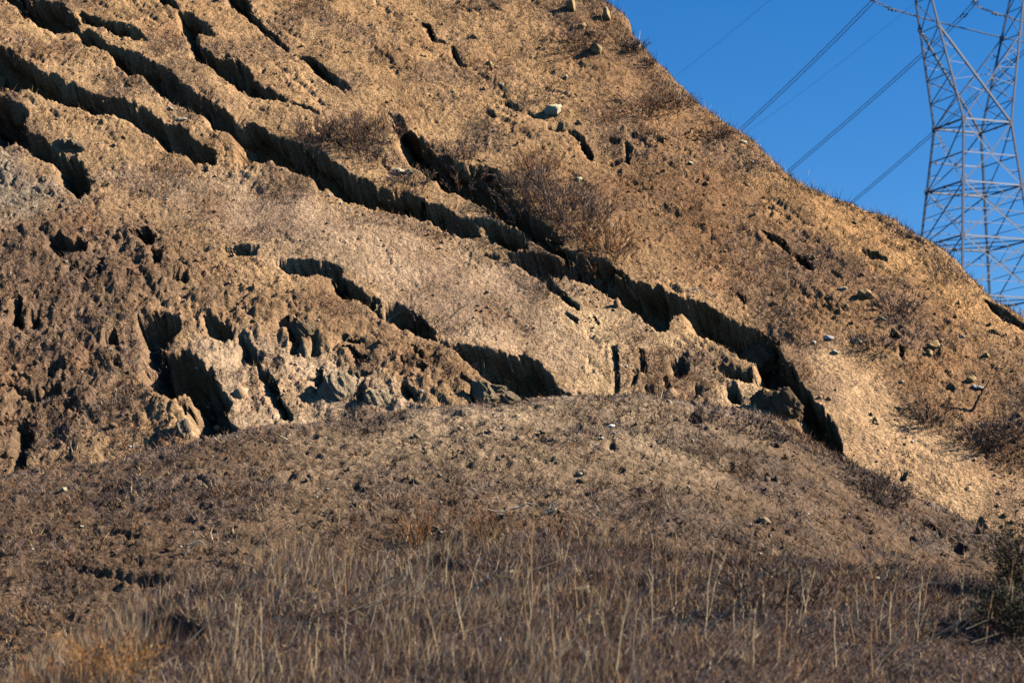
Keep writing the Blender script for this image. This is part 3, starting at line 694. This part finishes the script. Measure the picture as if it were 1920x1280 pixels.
# ------------------------------------------------------------------ shrubs and brush
def px_m(p): return math.dist(p, (0, 0, CAM_Z)) / F      # metres per photograph pixel at a point
def grow(P, D, L, k, spread, lo=0.25, hi=1.0):
    """k shoots per parent, leaving it between lo and hi of its length"""
    n = len(P); i = np.repeat(np.arange(n), k); t = RNG.uniform(lo, hi, n * k)
    Q = P[i] + D[i] * (L[i] * t)[:, None]
    E = unit(D[i] + RNG.normal(size=(n * k, 3)) * spread)
    return Q, E, i
def shrub(px, py, wpx, hpx, cols, wts, label, stems=26, kids=6, twigs=7, cat='shrub', name='dry_shrub', group=None, spread=0.4, lean=(0, 0), leaf=None, wid=1.0):
    p = ground_at(px, py); u = px_m(p); w, h = wpx * u, hpx * u
    root = empty(name, tuple(p), label, cat, group)
    a = RNG.uniform(0, 2 * np.pi, stems); r = np.sqrt(RNG.random(stems))
    P = np.stack([np.cos(a) * r * w * 0.30, np.sin(a) * r * w * 0.25, np.zeros(stems)], 1)
    wz = height(p[0] + P[:, 0], p[1] + P[:, 1]) - p[2]; P[:, 2] = np.clip(wz, -0.5 * w - 0.2, 0.5 * w + 0.2) - 0.03
    D = unit(np.stack([np.cos(a) * r * 0.9 * w / (w + h) * 1.6 + lean[0] + RNG.normal(size=stems) * 0.15, np.sin(a) * r * 0.7 * w / (w + h) * 1.6 + lean[1] - 0.1, np.ones(stems)], 1))
    L = h * RNG.uniform(0.55, 1.0, stems)
    c0 = palette(stems, cols, wts)
    tw_ = 0.020 * wid
    link('stems', blades(P, D, L, RNG.uniform(0.7, 1.3, stems) * tw_, RNG.normal(size=stems) * 0.15, c0 * 0.8, 'stems'), M_TWIG, root, kind='stuff')
    Q, E, i = grow(P, D, L, kids, spread); l2 = L[i] * RNG.uniform(0.25, 0.55, len(i))
    R2, G2, j = grow(Q, E, l2, twigs, spread * 1.3); l3 = l2[j] * RNG.uniform(0.3, 0.7, len(j))
    PP = np.concatenate([Q, R2]); DD = np.concatenate([E, G2]); LL = np.concatenate([l2, l3])
    link('twigs', blades(PP, DD, LL, RNG.uniform(0.4, 0.9, len(LL)) * tw_, RNG.normal(size=len(LL)) * 0.25, palette(len(LL), cols, wts, 0.25), 'twigs'), M_TWIG, root, kind='stuff')
    if leaf is not None:
        S, H, q = grow(R2, G2, l3, leaf[0], 1.2, 0.1, 1.1); ll = RNG.uniform(0.03, 0.075, len(q))
        link('leaves', blades(S, H, ll, ll * 0.45, RNG.normal(size=len(q)) * 0.2, palette(len(q), leaf[1], leaf[2], 0.3), 'leaves'), M_GRASS, root, kind='stuff')
    return root
BR = [GREY, DARK, RUST, STRAW]
RED, ORANGE = (0.22, 0.085, 0.035), (0.36, 0.16, 0.045)
shrub(985, 385, 90, 75, BR, [3, 3, 1, .3], 'dark dry brush hanging over the lower end of the open gully', 40)
shrub(1040, 412, 100, 90, BR, [4, 2, 1.5, .4], 'large grey brown bush on the right bank of the gully', 46)
shrub(1092, 446, 100, 85, [GREY, RUST, DARK], [3, 2, 1.5], 'bushy dry shrub below the large grey bush beside the gully', 42)
shrub(1012, 338, 80, 55, [RUST, RED, GREY], [3, 2, 1], 'rusty dry shrub above the large grey bush beside the gully', 34)
shrub(1140, 482, 90, 62, [RED, RUST, GREY], [3, 2, 1], 'low reddish shrub where the gully meets the long crack', 34)
shrub(590, 268, 90, 50, BR, [4, 2, 1.5, .5], 'leftmost dry shrub of the brown thicket above the long scarp', 34, group='thicket above the long scarp')
shrub(652, 276, 110, 66, [GREY, RUST, DARK], [3, 2.5, 1.5], 'tallest reddish shrub in the brown thicket above the long scarp', 44, group='thicket above the long scarp')
shrub(712, 272, 90, 60, [GREY, DARK, RUST], [3, 2, 1.5], 'rightmost shrub of the brown thicket, next to the gully head', 36, group='thicket above the long scarp')
shrub(690, 305, 90, 36, BR, [4, 3, 1, .5], 'low grey shrub at the front edge of the brown thicket', 30, group='thicket above the long scarp')
shrub(775, 352, 100, 36, BR, [4, 3, 1, .5], 'low dark brush on the strip between gully and long scarp', 30)
shrub(870, 316, 90, 40, [DARK, GREY, RUST], [3, 3, 1], 'dark overhanging brush on the upper lip of the gully', 34)
shrub(1190, 96, 36, 24, [DARK, GREY], [2, 2], 'dark bush standing on the skyline of the bare hilltop', 26)
shrub(1218, 122, 28, 16, [GREY, RUST], [2, 2], 'small bush on the skyline just below the dark one', 20)
shrub(1262, 205, 110, 30, [RUST, GREY, DARK], [3, 2, 1], 'brown brush under the skyline right of the bare hilltop', 36, group='brush below the skyline')
shrub(1195, 208, 110, 30, [RUST, GREY, RED], [3, 2, 1], 'brown brush left of the skyline brush, on yellow soil', 32, group='brush below the skyline')
shrub(1085, 84, 100, 30, [RUST, GREY, DARK], [3, 2, 1], 'brown brush between the yellow boulders near the top of the hill', 34, group='brush below the skyline')
shrub(1340, 258, 90, 22, [RUST, GREY, DARK], [3, 2, 1], 'low brown brush by the short leaning stake', 30, group='brush below the skyline')
shrub(1680, 585, 90, 36, [DARK, GREY], [2, 3], 'low dark brush beside the yellow stone on the right slope', 30, group='dark brush of the right slope')
shrub(1640, 655, 90, 30, [DARK, GREY], [2, 3], 'low dark brush below the pale stones of the right slope', 30, group='dark brush of the right slope')
shrub(1750, 782, 110, 34, [DARK, GREY, RUST], [3, 3, 1], 'dark matted brush along the upper edge of the bare strip', 34, group='dark brush of the right slope')
shrub(1835, 832, 110, 34, [DARK, GREY, RUST], [3, 3, 1], 'dark matted brush below the forked dead branch', 34, group='dark brush of the right slope')
shrub(1890, 815, 90, 30, [DARK, GREY], [3, 3], 'dark matted brush right of the forked dead branch', 30, group='dark brush of the right slope')
shrub(1420, 812, 150, 30, [DARK, GREY], [3, 3], 'flattened dark brush on the right shoulder of the mound', 36, lean=(.6, 0))
shrub(1320, 788, 70, 26, [DARK, GREY], [3, 2], 'small dark brush on the crest of the mound', 24)
shrub(1650, 928, 130, 42, [DARK, GREY], [4, 1.5], 'heap of dark dead twigs where mound and bare strip meet', 46, cat='brushwood', name='brushwood_heap', lean=(.5, 0), spread=0.7)
shrub(1425, 1142, 110, 100, [DARK, GREY], [4, 1], 'bare blackened bush standing in the rusty grass', 22, cat='shrub', spread=0.35)
shrub(1520, 1136, 60, 44, [DARK, GREY], [3, 1], 'small bare bush right of the blackened one', 14, spread=0.4)
shrub(782, 1022, 60, 72, [RED, ORANGE, RUST], [2, 2, 3], 'upright rust red tuft on the lower mound, left of its twin', 40, 3, 3, spread=0.22, wid=.7)
shrub(905, 1018, 80, 70, [RED, RUST, ORANGE, GREY], [2, 3, 1, 1], 'broad rust red tuft in front of the pale dead wood', 46, 3, 3, spread=0.25, wid=.7)
shrub(1075, 1020, 90, 50, [RUST, GREY, RED], [3, 2, 1], 'low rusty tuft right of the tall double stalk', 34, 3, 3, spread=0.3, wid=.7)
shrub(205, 1290, 170, 110, [ORANGE, RUST, STRAW], [3, 2, 1], 'bright orange dead bush in the near left corner', 60, 5, 4, spread=0.4, wid=.6)
shrub(110, 1300, 130, 70, [RUST, DARK, ORANGE], [3, 2, 1], 'dull brown dead bush left of the orange one', 44, 5, 4, spread=0.4, wid=.6)
shrub(430, 1105, 120, 40, [GREY, DARK, STRAW], [3, 2, 1], 'grey tangle of dry weeds over the hollow left of the grassy bench', 34, 4, 3, wid=.7)
GRN = [(0.050, 0.052, 0.028), (0.075, 0.070, 0.038), (0.032, 0.034, 0.022)]
shrub(1920, 1115, 90, 115, [DARK, GREY], [3, 1], 'dusky green bush at the right edge below the bare strip', 34, 6, 5, cat='bush', name='green_bush', spread=0.5, leaf=(5, GRN, [3, 1, 2]))
shrub(1900, 1190, 120, 90, [DARK, GREY], [3, 1], 'dark green bush in front of the dusky one, low in the right corner', 34, 6, 5, cat='bush', name='green_bush', spread=0.5, leaf=(5, GRN, [3, 1, 3]))

# dead wood: curved tapering limbs
def limbs(name, label, cat, paths, r0, col_i=0):
    p0 = ground_at(*paths[0][0][:2]); root = empty(name, tuple(p0), label, cat); u = px_m(p0)
    for k, path in enumerate(paths):
        Q = []
        for q in path:
            lift = (path[0][1] - q[1]) * u
            Q.append(np.array([(q[0] - paths[0][0][0]) * u, q[2] * u if len(q) > 2 else 0.0, (paths[0][0][1] - q[1]) * u]))
        Q = np.array(Q); s = np.linspace(0, 1, len(Q)); t = np.linspace(0, 1, 9)
        C = np.stack([np.interp(t, s, Q[:, i]) for i in range(3)], 1); C[1:-1] += RNG.normal(size=(7, 3)) * u * 1.2
        me = tube_mesh('limb', C, np.linspace(r0, r0 * 0.35, 9) * (1.0 if k == 0 else 0.7), 6)
        link('limb', me, DEADWOOD[col_i], root)
    return root
DEADWOOD = [tinted('charred_wood', 0.3, 6, 0.3, 20, 0.9, (0.055, 0.040, 0.032)), tinted('bleached_wood', 0.25, 6, 0.3, 20, 0.9, (0.40, 0.34, 0.27)), tinted('brown_wood', 0.25, 6, 0.3, 20, 0.9, (0.13, 0.075, 0.045))]
limbs('dead_branch', 'forked dark dead branch sticking up from the right slope', 'branch', [[(1822, 770), (1832, 752), (1842, 735), (1856, 713)], [(1822, 770), (1810, 773), (1795, 777)], [(1822, 770), (1850, 775), (1880, 786)], [(1842, 735), (1838, 728), (1832, 722)]], 0.055)
limbs('wooden_stake', 'short brown stake leaning on the slope under the skyline', 'stake', [[(1284, 253), (1294, 245), (1305, 237)]], 0.05, 2)
limbs('dead_wood', 'pile of bleached dead limbs on the lower mound', 'dead wood', [[(1015, 968), (1030, 950), (1042, 936)], [(1005, 972), (1028, 958), (1048, 934)], [(1030, 975), (1040, 955), (1036, 938)], [(915, 955), (945, 958), (985, 948)], [(920, 958), (950, 966), (968, 968)], [(960, 952), (990, 944), (1010, 946)], [(1000, 978), (1018, 966), (1050, 945)]], 0.030, 1)
limbs('dead_wood', 'bent bleached limbs at the shadowed left foot of the mound', 'dead wood', [[(345, 1040), (360, 1024), (372, 1010)], [(350, 1020), (372, 1014), (392, 1022)], [(360, 1000), (368, 988)], [(372, 1072), (392, 1060), (412, 1046)]], 0.028, 1)
limbs('dead_wood', 'thin bleached limbs lying by the dark rock on the right shoulder', 'dead wood', [[(1445, 832), (1460, 824)], [(1450, 838), (1470, 822)], [(1410, 812), (1440, 806), (1470, 812)]], 0.02, 1)
limbs('dead_branch', 'thin dark branch reaching up right beside the blackened bush', 'branch', [[(1515, 1136), (1530, 1112), (1545, 1095), (1557, 1080)], [(1530, 1112), (1520, 1092)], [(1545, 1095), (1540, 1082)]], 0.018)
limbs('fallen_limb', 'pale fallen limbs among the brush above the deep scarp', 'branch', [[(1280, 548), (1305, 540), (1325, 536)], [(1285, 542), (1310, 545), (1340, 552)], [(1290, 552), (1300, 532)]], 0.022, 1)

# ------------------------------------------------------------------ stones and blocks of earth
def rock_mesh(name, seed, jag, col, lev=2, cuts=9):
    g = np.random.default_rng(seed); V, T = ico2(lev)
    for _ in range(cuts):                               # break flat faces off
        n = unit(g.normal(size=3)); d = g.uniform(0.5, 0.9); k = V @ n; V = V - np.outer(np.maximum(k - d, 0), n)
    off = g.uniform(0, 50, 2)
    V = V * (1 + jag * fbm(V[:, 0] * 1.7 + off[0] + V[:, 2], V[:, 1] * 1.7 + off[1] - V[:, 2], 3) + 0.5 * jag * fbm(V[:, 0] * 5 + off[1] + V[:, 2] * 3, V[:, 1] * 5 - V[:, 2] * 3, 2))[:, None]
    c = np.array(col) * (1 + 0.15 * fbm(V[:, 0] * 3 + off[1], V[:, 1] * 3 + V[:, 2] * 2, 2))[:, None]
    return tri_mesh(name, V, T, c)
YEL, PALEROCK, GREYROCK, EARTH, PALEEARTH = (0.33, 0.215, 0.105), (0.42, 0.37, 0.24), (0.36, 0.34, 0.31), (0.13, 0.088, 0.05), (0.29, 0.215, 0.135)
def stone(px, py, wpx, hpx, col, label, name='stone', cat='stone', group=None, jag=0.25, lev=2, mat=None, sink=0.3, tilt=0.4, seed=None, me=None):
    p = ground_at(px, py + hpx * 0.5); u = px_m(p)
    me = me or rock_mesh(name, seed or int(px * 7 + py), jag, col, lev, 9 if lev < 4 else 3)
    o = link(name, me, mat or M_STONE, None, label, cat, group)
    dk = 0.18 if name == 'earth_block' else 0.27
    o.location = (p[0], p[1] + (0.30 if name == 'earth_block' else 0.1) * hpx * u, p[2] + hpx * u * (0.5 - sink * 0.5)); o.scale = (wpx * u * 0.58, (wpx + hpx) * u * dk, hpx * u * 0.58)
    o.rotation_euler = (0, random.uniform(-1, 1) * tilt, random.uniform(-0.5, 0.5))
    return o
stone(1037, 206, 36, 26, PALEROCK, 'large pale slab of rock lying on the slope above the gully', tilt=0.5, seed=5)
stone(745, 320, 22, 12, PALEROCK, 'left one of two pale stones between gully and long scarp')
stone(765, 321, 20, 13, PALEROCK, 'right one of two pale stones between gully and long scarp')
stone(1073, 6, 20, 28, YEL, 'rounded yellow boulder at the top edge of the hill', 'boulder', 'boulder', tilt=0.1)
stone(1119, 88, 22, 26, YEL, 'rounded yellow boulder standing in brown brush near the skyline', 'boulder', 'boulder', tilt=0.1)
stone(1103, 62, 24, 12, YEL, 'low yellow boulder just above the rounded one in the brush', 'boulder', 'boulder', tilt=0.2)
stone(1137, 24, 16, 26, YEL, 'yellow outcrop jutting from the skyline of the hilltop', 'boulder', 'boulder', tilt=0.1)
stone(1090, 48, 18, 14, YEL, 'small yellow boulder left of the skyline outcrop', 'boulder', 'boulder')
stone(1622, 549, 28, 18, YEL, 'yellow stone with a dark dent, the largest on the right slope')
stone(1553, 632, 18, 10, GREYROCK, 'flat grey white stone above the deep scarp, upper left of a group')
stone(1605, 637, 20, 10, PALEROCK, 'flat pinkish pale stone in the middle of the right slope')
stone(1566, 659, 12, 8, PALEROCK, 'small pale stone under the flat grey white one')
stone(1526, 642, 10, 8, PALEROCK, 'small pale stone left of the flat grey white one')
stone(1752, 644, 26, 18, YEL, 'lumpy yellow stone on the right slope, farther right than the rest')
stone(1742, 660, 12, 14, YEL, 'small yellow stone leaning below the lumpy yellow one')
stone(1806, 630, 10, 6, GREYROCK, 'small white stone right of the lumpy yellow stone')
stone(1850, 664, 12, 9, YEL, 'small yellow stone low on the far right slope')
stone(1822, 710, 18, 14, YEL, 'yellow lump of rock above the grey slab by the branch')
stone(1834, 724, 22, 10, GREYROCK, 'pale grey slab lying behind the forked dead branch', tilt=0.8)
stone(1690, 715, 10, 6, PALEROCK, 'small pale stone above the upper edge of the bare strip')
stone(1580, 540, 16, 5, PALEROCK, 'flat pale stone left of the yellow dented stone')
stone(1655, 596, 14, 6, PALEROCK, 'flat pale stone below the yellow dented stone')
stone(1146, 798, 13, 7, (0.62, 0.58, 0.5), 'bright white stone on the upper part of the mound')
stone(119, 916, 12, 10, PALEROCK, 'pale stone on the left end of the mound')
stone(152, 986, 9, 6, PALEROCK, 'small whitish stone on the lower left mound')
stone(823, 890, 9, 8, YEL, 'small yellow stone in the middle of the mound')
stone(958, 1070, 20, 12, PALEROCK, 'pale rock on the dark ledge above the grass')
stone(1085, 1104, 34, 16, (0.27, 0.2, 0.125), 'pale clod of earth standing at the upper edge of the grass', jag=0.4)
stone(1088, 888, 12, 8, PALEROCK, 'whitish stone on the mound below the white one')
stone(1432, 972, 22, 14, (0.24, 0.17, 0.1), 'tan boulder on the right half of the mound', sink=.6)
stone(1425, 1038, 12, 8, PALEROCK, 'pale stone above the blackened bush')
stone(1643, 1082, 10, 7, PALEROCK, 'pale stone beside a dark hole on the lower right mound')
stone(1393, 265, 12, 7, PALEROCK, 'pale stone right under the skyline where a wire disappears')
stone(1295, 306, 14, 6, PALEROCK, 'flat pale stone on the yellow slope below the stake')
stone(940, 158, 10, 8, PALEROCK, 'small pale stone on the upper slope, left of the pale slab')
stone(918, 116, 12, 14, YEL, 'small upright yellow stone high on the slope', sink=.5)
stone(1085, 335, 14, 10, PALEROCK, 'pale stone among weeds right of the overhanging brush')
stone(320, 203, 14, 6, PALEROCK, 'flat pale stone on the step between the two long upper scarps')
stone(340, 223, 18, 7, PALEROCK, 'larger flat pale stone beside the lower of the two long upper scarps')
# blocks of earth left standing in the slide
BLK = dict(cat='earth block', name='earth_block', mat=M_SOIL, lev=4)
stone(1474, 756, 58, 66, EARTH, 'big dark rounded block of earth wedged in the deep gap', jag=0.28, tilt=0.1, sink=.25, **BLK)
stone(1434, 748, 40, 38, EARTH, 'smaller dark block of earth left of the big rounded one', jag=0.28, tilt=0.1, **BLK)
stone(1425, 650, 70, 60, EARTH, 'dark crumbling block of earth under the corner of the deep scarp', jag=0.28, tilt=0.1, sink=.5, **BLK)
stone(904, 730, 44, 54, (0.24, 0.18, 0.11), 'tilted tan block of earth left of the wide dark hollow', jag=0.26, **BLK)
stone(956, 744, 34, 26, (0.22, 0.165, 0.1), 'low block of earth at the mound crest before the wide hollow', jag=0.26, **BLK)
stone(930, 726, 36, 20, (0.26, 0.2, 0.12), 'flat block of earth between two others by the wide hollow', jag=0.26, **BLK)
stone(634, 716, 62, 66, PALEEARTH, 'square pale block of earth in the middle of the broken toe', jag=0.2, tilt=0.15, sink=.5, **BLK)
stone(715, 742, 62, 40, PALEEARTH, 'long pale block of earth right of the square one', jag=0.22, tilt=0.5, sink=.6, **BLK)
stone(340, 800, 26, 40, (0.24, 0.185, 0.12), 'pale pillar of earth in front of the great dark cavity', jag=0.28, tilt=0.05, sink=.5, **BLK)
stone(572, 610, 40, 44, (0.19, 0.135, 0.08), 'brown knob of earth above the pale slabs of the toe', jag=0.26, sink=.6, **BLK)
stone(128, 268, 48, 26, (0.19, 0.145, 0.095), 'grey brown block of earth on the edge of the upper left scarp', jag=0.4, sink=.6, **BLK)
stone(905, 322, 34, 24, EARTH, 'dark lump of earth hanging on the wall of the gully', jag=0.28, **BLK)
stone(845, 300, 26, 34, EARTH, 'narrow lump of earth at the top of the gully wall', jag=0.28, **BLK)
# pebbles that nothing tells apart
pm = [rock_mesh('pebble', 900 + k, 0.2, c, 1) for k, c in enumerate([PALEROCK, (0.55, 0.5, 0.42), YEL, GREYROCK])]
for k in range(150):
    if k < 80: px, py = random.uniform(20, 1780), random.uniform(800, 1040)
    else: px, py = random.uniform(20, 1850), random.uniform(120, 740)
    if py < 740 and px > 1130 + (py / 580) * 700: continue
    p = ground_at(px, py)
    if abs(height(p[0], p[1] + .15) - height(p[0], p[1] - .15)) > 0.45: continue
    w = random.uniform(3, 7.5)
    hill_ = py < 740
    stone(px, py, w, w * 0.7, None, 'small pale pebble lying loose on the slope above the mound' if hill_ else 'small pale pebble lying loose on the dark soil of the mound', 'pebble', 'pebble',
          'pebbles of the slope' if hill_ else 'pebbles of the mound', me=random.choice(pm))

# ------------------------------------------------------------------ dry stalks
def stalk_mesh(h, r, lean, bend, twigs=3):
    t = np.linspace(0, 1, 9)
    P = np.stack([lean[0] * t * h + bend * h * t ** 2 + 0.01 * h * np.sin(9 * t), lean[1] * t * h, t * h * math.sqrt(max(0.1, 1 - lean[0] ** 2))], 1)
    V, T = [], []
    def add(P, r):
        me_n = len(P); n = 4; T0 = np.gradient(P, axis=0); T0 /= np.linalg.norm(T0, axis=1)[:, None]
        U = np.cross(T0, (0.1, 0.98, 0.13)); U /= np.linalg.norm(U, axis=1)[:, None]; W = np.cross(T0, U); an = np.arange(n) * np.pi / 2
        v = (P[:, None] + r[:, None, None] * (np.cos(an)[None, :, None] * U[:, None] + np.sin(an)[None, :, None] * W[:, None])).reshape(-1, 3)
        i = (np.arange(me_n - 1)[:, None] * n + np.arange(n)[None]).ravel(); j = (np.arange(me_n - 1)[:, None] * n + (np.arange(n)[None] + 1) % n).ravel()
        b = sum(len(q) for q in V); V.append(v); T.append(np.stack([i, j, j + n, i + n], 1) + b)
    add(P, np.linspace(r, r * 0.45, 9))
    for _ in range(twigs):
        k = random.randint(4, 7); d = unit(np.array([random.uniform(-.6, .6), random.uniform(-.5, .5), 1.0])); l = h * random.uniform(.08, .25)
        add(P[k] + d * np.linspace(0, l, 3)[:, None], np.linspace(r * .5, r * .3, 3))
    return np.concatenate(V), np.concatenate(T)
STALK_C = [(0.50, 0.37, 0.21), (0.36, 0.21, 0.10), (0.42, 0.33, 0.22)]
def stalk(x0, y0, x1, y1, label, group=None, ci=0, r=0.010, twigs=3, bend=0.0, lift=0.0):
    p = ground_at(x0, y0); p = p + (0, 0, lift); u = px_m(p); dx, dz = (x1 - x0) * u, (y0 - y1) * u; h = math.hypot(dx, dz)
    V, T = stalk_mesh(h, r, (dx / h * (1 - bend), random.uniform(-.08, .08)), bend * dx / h, twigs)
    o = link('dry_stalk', tri_mesh('dry_stalk', V, T, np.tile(STALK_C[ci], (len(V), 1))), M_GRASS, None, label, 'stalk', group); o.location = tuple(p)
stalk(995, 1155, 1000, 935, 'tallest straw stalk, standing upright in the middle of the foreground', ci=1, r=.012)
stalk(960, 1105, 1000, 980, 'straw stalk crossing the tallest one at a slant', ci=1)
stalk(1328, 1155, 1362, 1040, 'pale forked stalk, the brightest of the cluster left of the blackened bush', ci=0, r=.014, bend=.4)
stalk(1320, 1190, 1340, 1015, 'thin upright stalk at the left of the cluster by the blackened bush', ci=0)
stalk(1368, 1150, 1384, 1045, 'short stalk in the middle of the cluster by the blackened bush', ci=1)
stalk(1388, 1150, 1393, 1068, 'short bent stalk next to the blackened bush', ci=0)
stalk(1400, 1148, 1411, 1000, 'tall brownish stalk touching the blackened bush', ci=1)
stalk(1150, 1275, 1180, 1110, 'long pale stalk rising from the bottom edge, right of the middle', ci=0, r=.012)
stalk(1165, 1160, 1185, 1125, 'short feathery stalk above the long pale one', ci=0)
stalk(1222, 1180, 1224, 1075, 'lone straight stalk between the long pale one and the cluster', ci=2)
stalk(492, 1275, 487, 1130, 'lone straight stalk at the left end of the tall grey grass', ci=0)
stalk(655, 1090, 660, 1000, 'pair forming stalk at the left of the rust red tuft', ci=1)
stalk(760, 1020, 775, 950, 'pale stalk leaning over the rust red tuft', ci=0)
stalk(1770, 1168, 1780, 1128, 'short stalk in front of the green bushes', ci=1)
stalk(590, 1005, 632, 935, 'pale bent stalk on the lower left mound', ci=0)
stalk(1140, 420, 1146, 345, 'straight stalk on the slope above the gully bush', ci=2, twigs=2)
stalk(1475, 540, 1477, 505, 'short pale stalk on the slope above the deep scarp', ci=0, twigs=1)
stalk(1512, 548, 1516, 530, 'tiny pale stalk right of the short one above the deep scarp', ci=0, twigs=1)
stalk(938, 195, 937, 180, 'tiny whitish stalk beside a crack high on the slope', ci=0, twigs=0)
stalk(1515, 328, 1517, 318, 'tall weed sticking up on the skyline below the middle wires', ci=2, twigs=2)
for k in range(70):                                    # upright stalks of the bench
    px, py = random.uniform(420, 1900), random.uniform(1080, 1275)
    if py < 1080 + (px - 640) * 0.08: py += 60
    h = random.uniform(40, 120)
    stalk(px, py, px + random.gauss(6, 12), py - h, 'thin dry stalk standing in the long grass of the bench', 'upright stalks of the bench', random.randrange(3), random.uniform(.007, .012))
for k in range(75):                                    # fallen stalks
    px, py = random.uniform(300, 1900), random.uniform(1060, 1275); a = random.uniform(0.3, 0.75); l = random.uniform(35, 120)
    stalk(px, py, px + math.cos(a) * l, py - math.sin(a) * l, 'pale fallen stalk lying slantwise in the long grass of the bench', 'fallen stalks of the bench', random.choice([0, 0, 2]), random.uniform(.009, .016), 1, random.choice([0, .3]), lift=random.uniform(.1, .4))
for k in range(40):
    px, py = random.choice([(random.uniform(20, 330), random.uniform(480, 860)), (random.uniform(40, 1300), random.uniform(850, 1030)), (random.uniform(640, 1150), random.uniform(540, 660))]); a = random.uniform(0.25, 0.8); l = random.uniform(18, 55)
    stalk(px, py, px + math.cos(a) * l, py - math.sin(a) * l, 'pale fallen stalk lying slantwise on bare rough soil', 'fallen stalks on bare soil', random.choice([0, 2]), random.uniform(.009, .014), 0, random.choice([0, .3]), lift=0.05)

def fringe():
    n = 9000; y = RNG.uniform(70, 108, n); off = RNG.uniform(-0.9, 0.5, n); x = np.interp(y, RIDGE_Y, RIDGE_X) + off
    k = RNG.random(n) < np.clip(0.55 + 0.9 * fbm(y * 0.6, x * 0.2, 3), 0.05, 1); x, y = x[k], y[k]; n = len(x)
    P = np.stack([x, y, HG.sample(HZ, x, y) - 0.02], 1)
    D = unit(np.stack([RNG.normal(size=n) * 0.25, RNG.normal(size=n) * 0.25, np.ones(n)], 1)); L = RNG.lognormal(-1.5, 0.45, n).clip(0.08, 0.7)
    link('skyline_grass', spikes(P, D, L, RNG.uniform(0.012, 0.024, n), palette(n, [STRAW, PALE, RUST, GREY], [2, .8, 2.5, 2]), 'skyline_grass'), M_GRASS, kind='stuff', label='dry grass fringing the skyline of the hillside', cat='grass')
fringe()
